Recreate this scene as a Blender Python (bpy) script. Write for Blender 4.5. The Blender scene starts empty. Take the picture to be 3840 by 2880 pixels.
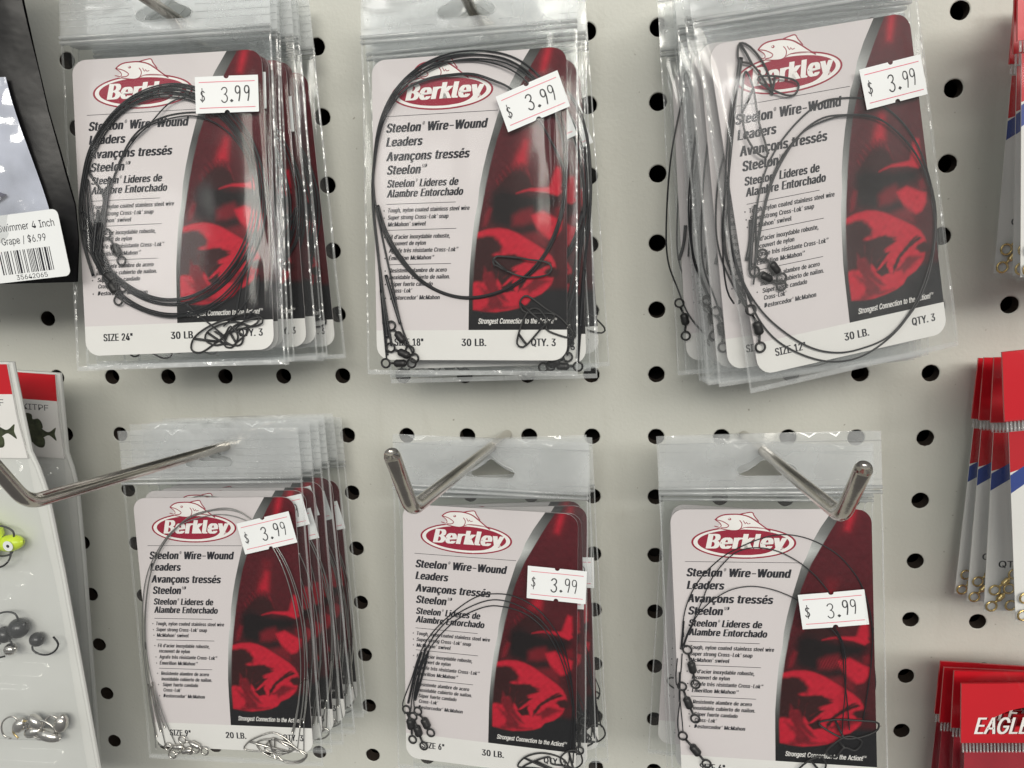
import bpy, bmesh, math, random
import numpy as np
from mathutils import Vector, Matrix, Quaternion, noise
from mathutils.geometry import delaunay_2d_cdt

SC = bpy.context.scene
COL = SC.collection
MM = 0.001

# ---------------------------------------------------------------- camera
cam_d = bpy.data.cameras.new('camera')
cam_d.sensor_width = 36.0
cam_d.lens = 36.0 * 3173.83 / 3840.0
cam_d.clip_start = 0.005
cam_d.clip_end = 50.0
cam = bpy.data.objects.new('camera', cam_d)
COL.objects.link(cam)
_r = Vector((0.99174149, 0.12409396, -0.03239621))
_f = Vector((-0.12821079, 0.96574338, -0.22561409))
_u = Vector((0.00328908, 0.22790440, 0.97367796))
cam.matrix_world = Matrix(((_r.x, _u.x, -_f.x, 0.240391), (_r.y, _u.y, -_f.y, -0.327316), (_r.z, _u.z, -_f.z, 0.072858), (0, 0, 0, 1)))
SC.camera = cam

# ---------------------------------------------------------------- light
W = bpy.data.worlds.new('World')
SC.world = W
W.use_nodes = True
wn, wl = W.node_tree.nodes, W.node_tree.links
wn.clear()
w_out = wn.new('ShaderNodeOutputWorld')
w_bg = wn.new('ShaderNodeBackground')
w_tc = wn.new('ShaderNodeTexCoord')
w_sep = wn.new('ShaderNodeSeparateXYZ')
w_map = wn.new('ShaderNodeMapRange')
w_map.inputs['From Min'].default_value = -1.0
w_ramp = wn.new('ShaderNodeValToRGB')
w_ramp.color_ramp.elements[0].color = (0.30, 0.29, 0.28, 1)
w_ramp.color_ramp.elements[1].color = (1.0, 1.0, 0.98, 1)
_e = w_ramp.color_ramp.elements.new(0.5)
_e.color = (0.50, 0.50, 0.49, 1)
wl.new(w_tc.outputs['Generated'], w_sep.inputs[0])
wl.new(w_sep.outputs['Z'], w_map.inputs['Value'])
wl.new(w_map.outputs[0], w_ramp.inputs[0])
wl.new(w_ramp.outputs[0], w_bg.inputs['Color'])
w_bg.inputs['Strength'].default_value = 0.50
wl.new(w_bg.outputs[0], w_out.inputs[0])


def lamp(name, loc, target, sx, sy, power, color):
    d = bpy.data.lights.new(name, 'AREA')
    d.shape = 'RECTANGLE'
    d.size, d.size_y = sx, sy
    d.energy = power
    d.color = color
    o = bpy.data.objects.new(name, d)
    COL.objects.link(o)
    o.location = loc
    o.rotation_euler = (Vector(target) - Vector(loc)).to_track_quat('-Z', 'Y').to_euler()
    return o


lamp('ceiling_tube_light', (0.60, -2.10, 1.00), (0.2, 0, 0), 1.6, 0.60, 29, (1.0, 0.95, 0.84))
lamp('ceiling_tube_light', (-0.55, -1.75, 1.25), (0.2, 0, 0), 1.4, 0.50, 3, (0.96, 1.0, 0.95))
for _x, _p in ((-2.2, 10), (0.3, 19), (2.6, 36)):
    lamp('ceiling_tube_light', (_x, -4.0, 1.55), (0.2, 0, 0), 1.5, 0.50, _p, (1.0, 0.98, 0.94))

SC.view_settings.view_transform = 'Standard'
SC.view_settings.look = 'None'
SC.view_settings.exposure = 0.0
SC.view_settings.gamma = 1.0
SC.cycles.transparent_max_bounces = 64
SC.cycles.max_bounces = 10
SC.cycles.diffuse_bounces = 3
SC.cycles.glossy_bounces = 3
SC.cycles.transmission_bounces = 4
SC.cycles.caustics_reflective = False
SC.cycles.caustics_refractive = False
SC.cycles.sample_clamp_indirect = 3.0
SC.cycles.sample_clamp_direct = 7.0

# ---------------------------------------------------------------- materials


def new_mat(name):
    m = bpy.data.materials.new(name)
    m.use_nodes = True
    nt = m.node_tree
    nt.nodes.clear()
    out = nt.nodes.new('ShaderNodeOutputMaterial')
    return m, nt, out


def noise_node(nt, scale, detail=3.0, rough=0.5, stretch=None, space='Object'):
    tc = nt.nodes.new('ShaderNodeTexCoord')
    n = nt.nodes.new('ShaderNodeTexNoise')
    n.inputs['Scale'].default_value = scale
    n.inputs['Detail'].default_value = detail
    n.inputs['Roughness'].default_value = rough
    if stretch:
        mp = nt.nodes.new('ShaderNodeMapping')
        mp.inputs['Scale'].default_value = stretch
        nt.links.new(tc.outputs[space], mp.inputs[0])
        nt.links.new(mp.outputs[0], n.inputs['Vector'])
    else:
        nt.links.new(tc.outputs[space], n.inputs['Vector'])
    return n


def solid(name, col, rough=0.5, metal=0.0, vary=0.06, scale=60, bump=0.0, bscale=400, spec=0.5, coat=0.0):
    m, nt, out = new_mat(name)
    p = nt.nodes.new('ShaderNodeBsdfPrincipled')
    p.inputs['Roughness'].default_value = rough
    p.inputs['Metallic'].default_value = metal
    p.inputs['Specular IOR Level'].default_value = spec
    p.inputs['Coat Weight'].default_value = coat
    n = noise_node(nt, scale)
    r = nt.nodes.new('ShaderNodeValToRGB')
    r.color_ramp.elements[0].position = 0.3
    r.color_ramp.elements[1].position = 0.7
    r.color_ramp.elements[0].color = tuple(c * (1 - vary) for c in col) + (1,)
    r.color_ramp.elements[1].color = tuple(min(1, c * (1 + vary)) for c in col) + (1,)
    nt.links.new(n.outputs['Fac'], r.inputs[0])
    nt.links.new(r.outputs[0], p.inputs['Base Color'])
    if bump > 0:
        b = nt.nodes.new('ShaderNodeBump')
        b.inputs['Strength'].default_value = bump
        b.inputs['Distance'].default_value = 0.0004
        n2 = noise_node(nt, bscale)
        nt.links.new(n2.outputs['Fac'], b.inputs['Height'])
        nt.links.new(b.outputs[0], p.inputs['Normal'])
    nt.links.new(p.outputs[0], out.inputs[0])
    return m


def film(name, haze, gloss, grough, tint=(0.985, 0.99, 0.99), haze_col=(0.85, 0.87, 0.88), bump=0.16, bscale=(45, 45, 32), fres=0.55):
    """thin clear plastic: passes light straight on, reflects at the surface, a little milky"""
    m, nt, out = new_mat(name)
    N, Lk = nt.nodes, nt.links
    tr = N.new('ShaderNodeBsdfTransparent')
    tr.inputs[0].default_value = tint + (1,)
    df = N.new('ShaderNodeBsdfDiffuse')
    df.inputs[0].default_value = haze_col + (1,)
    tl = N.new('ShaderNodeBsdfTranslucent')
    tl.inputs[0].default_value = haze_col + (1,)
    hz = N.new('ShaderNodeMixShader')
    hz.inputs[0].default_value = 0.32
    Lk.new(df.outputs[0], hz.inputs[1])
    Lk.new(tl.outputs[0], hz.inputs[2])
    gl = N.new('ShaderNodeBsdfGlossy')
    gl.inputs['Roughness'].default_value = grough
    gl.inputs['Color'].default_value = (1, 1, 1, 1)
    n1 = noise_node(nt, 1.0, 2.0, 0.5, bscale)
    bp = N.new('ShaderNodeBump')
    bp.inputs['Strength'].default_value = bump
    bp.inputs['Distance'].default_value = 0.002
    Lk.new(n1.outputs['Fac'], bp.inputs['Height'])
    Lk.new(bp.outputs[0], gl.inputs['Normal'])
    lw = N.new('ShaderNodeLayerWeight')
    lw.inputs['Blend'].default_value = 0.5
    Lk.new(bp.outputs[0], lw.inputs['Normal'])
    pw = N.new('ShaderNodeMath')
    pw.operation = 'POWER'
    pw.inputs[1].default_value = 4.0
    Lk.new(lw.outputs['Facing'], pw.inputs[0])
    ma = N.new('ShaderNodeMath')
    ma.operation = 'MULTIPLY_ADD'
    ma.inputs[1].default_value = fres
    ma.inputs[2].default_value = gloss
    ma.use_clamp = True
    Lk.new(pw.outputs[0], ma.inputs[0])
    m1 = N.new('ShaderNodeMixShader')
    n2 = noise_node(nt, 30.0, 4.0, 0.6)
    hm = N.new('ShaderNodeMapRange')
    hm.inputs['From Min'].default_value = 0.3
    hm.inputs['From Max'].default_value = 0.75
    hm.inputs['To Min'].default_value = haze * 0.55
    hm.inputs['To Max'].default_value = haze * 1.6
    Lk.new(n2.outputs['Fac'], hm.inputs['Value'])
    Lk.new(hm.outputs[0], m1.inputs[0])
    Lk.new(tr.outputs[0], m1.inputs[1])
    Lk.new(hz.outputs[0], m1.inputs[2])
    m2 = N.new('ShaderNodeMixShader')
    Lk.new(ma.outputs[0], m2.inputs[0])
    Lk.new(m1.outputs[0], m2.inputs[1])
    Lk.new(gl.outputs[0], m2.inputs[2])
    Lk.new(m2.outputs[0], out.inputs[0])
    return m


def attr_mat(name, rough=0.45):
    m, nt, out = new_mat(name)
    p = nt.nodes.new('ShaderNodeBsdfPrincipled')
    p.inputs['Roughness'].default_value = rough
    p.inputs['Specular IOR Level'].default_value = 0.12
    a = nt.nodes.new('ShaderNodeAttribute')
    a.attribute_name = 'ink'
    n = noise_node(nt, 2600.0, 1.0)
    mx = nt.nodes.new('ShaderNodeMix')
    mx.data_type = 'RGBA'
    mx.blend_type = 'MULTIPLY'
    mx.inputs[0].default_value = 0.35
    nt.links.new(a.outputs['Color'], mx.inputs[6])
    nt.links.new(n.outputs['Fac'], mx.inputs[7])
    g = nt.nodes.new('ShaderNodeMix')
    g.data_type = 'RGBA'
    g.blend_type = 'MULTIPLY'
    g.inputs[0].default_value = 1.0
    g.inputs[7].default_value = (1.2, 1.2, 1.2, 1)
    nt.links.new(mx.outputs[2], g.inputs[6])
    nt.links.new(g.outputs[2], p.inputs['Base Color'])
    nt.links.new(p.outputs[0], out.inputs[0])
    return m


def board_mat():
    m, nt, out = new_mat('painted_hardboard')
    N, Lk = nt.nodes, nt.links
    p = N.new('ShaderNodeBsdfPrincipled')
    p.inputs['Roughness'].default_value = 0.5
    p.inputs['Specular IOR Level'].default_value = 0.35
    big = noise_node(nt, 9.0, 4.0, 0.6)
    ramp = N.new('ShaderNodeValToRGB')
    ramp.color_ramp.elements[0].position = 0.3
    ramp.color_ramp.elements[1].position = 0.7
    ramp.color_ramp.elements[0].color = (0.570, 0.575, 0.530, 1)
    ramp.color_ramp.elements[1].color = (0.622, 0.624, 0.572, 1)
    Lk.new(big.outputs['Fac'], ramp.inputs[0])
    # rubbed grime in streaks and a scatter of dark flecks
    sc = noise_node(nt, 1.0, 5.0, 0.65, (70, 70, 16))
    r2 = N.new('ShaderNodeMapRange')
    r2.inputs['From Min'].default_value = 0.56
    r2.inputs['From Max'].default_value = 0.80
    r2.inputs['To Max'].default_value = 0.30
    Lk.new(sc.outputs['Fac'], r2.inputs['Value'])
    m1 = N.new('ShaderNodeMix')
    m1.data_type = 'RGBA'
    m1.inputs[7].default_value = (0.40, 0.385, 0.33, 1)
    Lk.new(r2.outputs[0], m1.inputs[0])
    Lk.new(ramp.outputs[0], m1.inputs[6])
    fl = noise_node(nt, 520.0, 1.0, 0.4)
    r3 = N.new('ShaderNodeMapRange')
    r3.inputs['From Min'].default_value = 0.76
    r3.inputs['From Max'].default_value = 0.80
    r3.inputs['To Max'].default_value = 0.6
    Lk.new(fl.outputs['Fac'], r3.inputs['Value'])
    m2 = N.new('ShaderNodeMix')
    m2.data_type = 'RGBA'
    m2.inputs[7].default_value = (0.20, 0.17, 0.13, 1)
    Lk.new(r3.outputs[0], m2.inputs[0])
    Lk.new(m1.outputs[2], m2.inputs[6])
    Lk.new(m2.outputs[2], p.inputs['Base Color'])
    b = N.new('ShaderNodeBump')
    b.inputs['Strength'].default_value = 0.25
    b.inputs['Distance'].default_value = 0.0004
    g = noise_node(nt, 700.0, 2.0)
    Lk.new(g.outputs['Fac'], b.inputs['Height'])
    Lk.new(b.outputs[0], p.inputs['Normal'])
    Lk.new(p.outputs[0], out.inputs[0])
    return m


M = {}
M['board'] = board_mat()
M['hole'] = solid('raw_hardboard', (0.035, 0.024, 0.017), 0.9)
M['dark'] = solid('dark_wall', (0.012, 0.010, 0.009), 0.95)
M['film'] = film('clear_bag_film', 0.011, 0.021, 0.11)
M['header'] = film('milky_bag_header', 0.25, 0.06, 0.11, haze_col=(0.93, 0.95, 0.96), bump=0.55, bscale=(38, 38, 60))
M['glare_haze'] = film('cloudy_bag_film', 0.075, 0.030, 0.11)  # extra haze in the film stands in for glare reflected off loose plastic
M['seam'] = film('bag_side_weld', 0.26, 0.06, 0.15, bump=0.6, bscale=(220, 220, 160))
M['zip'] = film('zip_ridge_plastic', 0.30, 0.08, 0.12, haze_col=(0.93, 0.95, 0.96), bump=0.0)
M['blister'] = film('clear_blister_plastic', 0.05, 0.035, 0.06, bump=0.25, bscale=(60, 60, 45))
M['crinkle'] = film('crinkled_window_film', 0.16, 0.10, 0.08, bump=1.0, bscale=(75, 75, 40))
M['card'] = solid('card_stock', (0.66, 0.615, 0.625), 0.5, vary=0.015, scale=30)
M['white'] = solid('white_print', (0.75, 0.742, 0.725), 0.5, vary=0.03, scale=45, spec=0.3)
M['ink'] = solid('dark_ink', (0.022, 0.023, 0.030), 0.5, spec=0.15)
M['rule'] = solid('grey_rule_ink', (0.10, 0.10, 0.11), 0.5)
M['red_ink'] = solid('logo_red_ink', (0.31, 0.016, 0.042), 0.45, spec=0.2)
M['pale_ink'] = solid('pale_lettering_ink', (0.86, 0.84, 0.82), 0.5)
M['art'] = attr_mat('printed_artwork')
M['paper'] = solid('sticker_paper', (0.84, 0.86, 0.87), 0.6, vary=0.01)
M['pink'] = solid('pink_rule_ink', (0.72, 0.12, 0.20), 0.6)
M['price'] = solid('price_ink', (0.045, 0.045, 0.05), 0.6)
M['wire'] = solid('black_nylon_wire', (0.009, 0.010, 0.013), 0.34, spec=0.35)
M['black_metal'] = solid('black_metal', (0.016, 0.016, 0.017), 0.45, metal=0.0, spec=0.45)
M['steel'] = solid('bare_steel', (0.62, 0.60, 0.57), 0.22, metal=1.0, vary=0.1, scale=300)
M['steel_wire'] = solid('bare_wire', (0.36, 0.36, 0.35), 0.3, metal=0.85, vary=0.1, scale=300)
M['brass'] = solid('brass', (0.72, 0.55, 0.25), 0.25, metal=1.0)
M['chrome'] = solid('plated_hook_steel', (0.50, 0.47, 0.43), 0.16, metal=1.0, vary=0.12, scale=90, bump=0.1, bscale=500)
M['red_card'] = solid('red_header_card', (0.56, 0.012, 0.022), 0.28, vary=0.05, scale=25, coat=0.4)
M['red_print'] = solid('dull_red_print', (0.36, 0.020, 0.035), 0.4, vary=0.12, scale=70)
M['blue_ink'] = solid('blue_ink', (0.03, 0.06, 0.26), 0.4)
M['pouch'] = solid('black_pouch_foil', (0.006, 0.006, 0.007), 0.33, bump=0.9, bscale=70, spec=0.28)
M['pale'] = solid('pale_bait_tray', (0.54, 0.57, 0.69), 0.5, vary=0.25, scale=60)
M['purple'] = solid('dark_purple_soft_bait', (0.025, 0.018, 0.075), 0.35)
M['tray'] = solid('white_backing_plastic', (0.64, 0.65, 0.63), 0.4, vary=0.03, scale=40)
M['lime'] = solid('chartreuse_paint', (0.62, 0.80, 0.02), 0.35, vary=0.1, scale=300)
M['lead'] = solid('dark_lead', (0.045, 0.047, 0.05), 0.28, metal=0.3)
M['olive'] = solid('olive_fish_print', (0.045, 0.055, 0.028), 0.5, vary=0.5, scale=500)

# ---------------------------------------------------------------- mesh helpers


def mesh_obj(name, verts, faces, mats, parent=None, smooth=False, fmat=None, scale=MM):
    me = bpy.data.meshes.new(name)
    me.from_pydata([tuple(c * scale for c in v) for v in verts], [], faces)
    for m in (mats if isinstance(mats, (list, tuple)) else [mats]):
        me.materials.append(m)
    if fmat:
        for p, k in zip(me.polygons, fmat):
            p.material_index = k
    if smooth:
        for p in me.polygons:
            p.use_smooth = True
    me.update()
    o = bpy.data.objects.new(name, me)
    COL.objects.link(o)
    if parent:
        o.parent = parent
    return o


def empty(name, mat=None):
    o = bpy.data.objects.new(name, None)
    o.empty_display_size = 0.01
    COL.objects.link(o)
    if mat is not None:
        o.matrix_world = mat
    return o


def tag(o, label=None, cat=None, group=None, kind=None):
    for k, v in (('label', label), ('category', cat), ('group', group), ('kind', kind)):
        if v:
            o[k] = v
    return o


CHILDREN = {}


def kids(o):
    return [c for c in bpy.data.objects if c.parent == o]


def copy_tree(o, parent=None):
    c = o.copy()
    COL.objects.link(c)
    if parent:
        c.parent = parent
    for ch in kids(o):
        copy_tree(ch, c)
    return c


class MB:
    def __init__(s):
        s.v, s.f, s.m = [], [], []

    def add(s, v, f, k=0):
        n = len(s.v)
        s.v += list(v)
        s.f += [tuple(i + n for i in q) for q in f]
        s.m += [k] * len(f)

    def build(s, name, mats, parent=None, smooth=False):
        return mesh_obj(name, s.v, s.f, mats, parent, smooth, s.m)


def smooth_path(pts, closed=False, step=1.2):
    P = [Vector(p) for p in pts]
    out = []
    n = len(P)
    rng = range(n if closed else n - 1)
    for i in rng:
        p0 = P[(i - 1) % n] if (closed or i > 0) else P[0]
        p1, p2 = P[i], P[(i + 1) % n]
        p3 = P[(i + 2) % n] if (closed or i + 2 < n) else P[-1]
        k = max(1, int((p2 - p1).length / step))
        for j in range(k):
            t = j / k
            out.append(0.5 * ((2 * p1) + (p2 - p0) * t + (2 * p0 - 5 * p1 + 4 * p2 - p3) * t * t + (3 * p1 - p0 - 3 * p2 + p3) * t ** 3))
    if not closed:
        out.append(P[-1])
    return out


def tube(mb, pts, r, seg=8, closed=False, k=0, cap=True, radii=None):
    P = [Vector(p) for p in pts]
    n = len(P)
    ref = Vector((0, 1, 0))
    V, F = [], []
    for i in range(n):
        a = P[(i - 1) % n] if (closed or i > 0) else P[i]
        b = P[(i + 1) % n] if (closed or i < n - 1) else P[i]
        t = (b - a)
        t = t.normalized() if t.length > 1e-9 else Vector((0, 0, 1))
        x = t.cross(ref)
        if x.length < 0.05:
            x = t.cross(Vector((1, 0, 0)))
        x.normalize()
        y = x.cross(t).normalized()
        rr = radii[i] if radii else r
        for j in range(seg):
            an = 2 * math.pi * j / seg
            V.append(P[i] + x * (rr * math.cos(an)) + y * (rr * math.sin(an)))
    m = n if closed else n - 1
    for i in range(m):
        i2 = (i + 1) % n
        for j in range(seg):
            j2 = (j + 1) % seg
            F.append((i * seg + j, i2 * seg + j, i2 * seg + j2, i * seg + j2))
    if cap and not closed:
        F.append(tuple(range(seg - 1, -1, -1)))
        F.append(tuple((n - 1) * seg + j for j in range(seg)))
    mb.add(V, F, k)


def poly(mb, pts, y, k=0):
    """flat polygon facing -y from (x, z) points"""
    tri = delaunay_2d_cdt([Vector(p) for p in pts], [], [list(range(len(pts)))], 1, 1e-6)
    V = [(v.x, y, v.y) for v in tri[0]]
    F = []
    for f in tri[2]:
        a, b, c = (tri[0][i] for i in f[:3])
        cr = (b - a).x * (c - a).y - (b - a).y * (c - a).x
        F.append(tuple(f) if cr > 0 else tuple(reversed(f)))
    mb.add(V, F, k)


def extrude_poly(mb, pts, y0, y1, k=0):
    n = len(pts)
    poly(mb, pts, y0, k)
    area = sum(pts[i][0] * pts[(i + 1) % n][1] - pts[(i + 1) % n][0] * pts[i][1] for i in range(n))
    q = pts if area > 0 else pts[::-1]
    V = [(p[0], y0, p[1]) for p in q] + [(p[0], y1, p[1]) for p in q]
    F = [(i, n + i, n + (i + 1) % n, (i + 1) % n) for i in range(n)]
    mb.add(V, F, k)
    tri = delaunay_2d_cdt([Vector(p) for p in q], [], [list(range(n))], 1, 1e-6)
    F = []
    for f in tri[2]:
        a, b, c = (tri[0][i] for i in f[:3])
        cr = (b - a).x * (c - a).y - (b - a).y * (c - a).x
        F.append(tuple(reversed(f)) if cr > 0 else tuple(f))
    mb.add([(v.x, y1, v.y) for v in tri[0]], F, k)


def box(mb, x0, x1, y0, y1, z0, z1, k=0):
    V = [(x0, y0, z0), (x1, y0, z0), (x1, y1, z0), (x0, y1, z0), (x0, y0, z1), (x1, y0, z1), (x1, y1, z1), (x0, y1, z1)]
    mb.add(V, [(0, 1, 5, 4), (1, 2, 6, 5), (2, 3, 7, 6), (3, 0, 4, 7), (4, 5, 6, 7), (3, 2, 1, 0)], k)


def round_rect(x0, x1, z0, z1, r, n=6, which=(1, 1, 1, 1)):
    out = []
    for (cx, cz, a0, w) in ((x1 - r, z1 - r, 0, which[0]), (x0 + r, z1 - r, 90, which[1]), (x0 + r, z0 + r, 180, which[2]), (x1 - r, z0 + r, 270, which[3])):
        if not w:
            out.append((cx + (r if a0 in (0, 270) else -r), cz + (r if a0 in (0, 90) else -r)))
            continue
        for i in range(n + 1):
            a = math.radians(a0 + 90 * i / n)
            out.append((cx + r * math.cos(a), cz + r * math.sin(a)))
    return out


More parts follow.
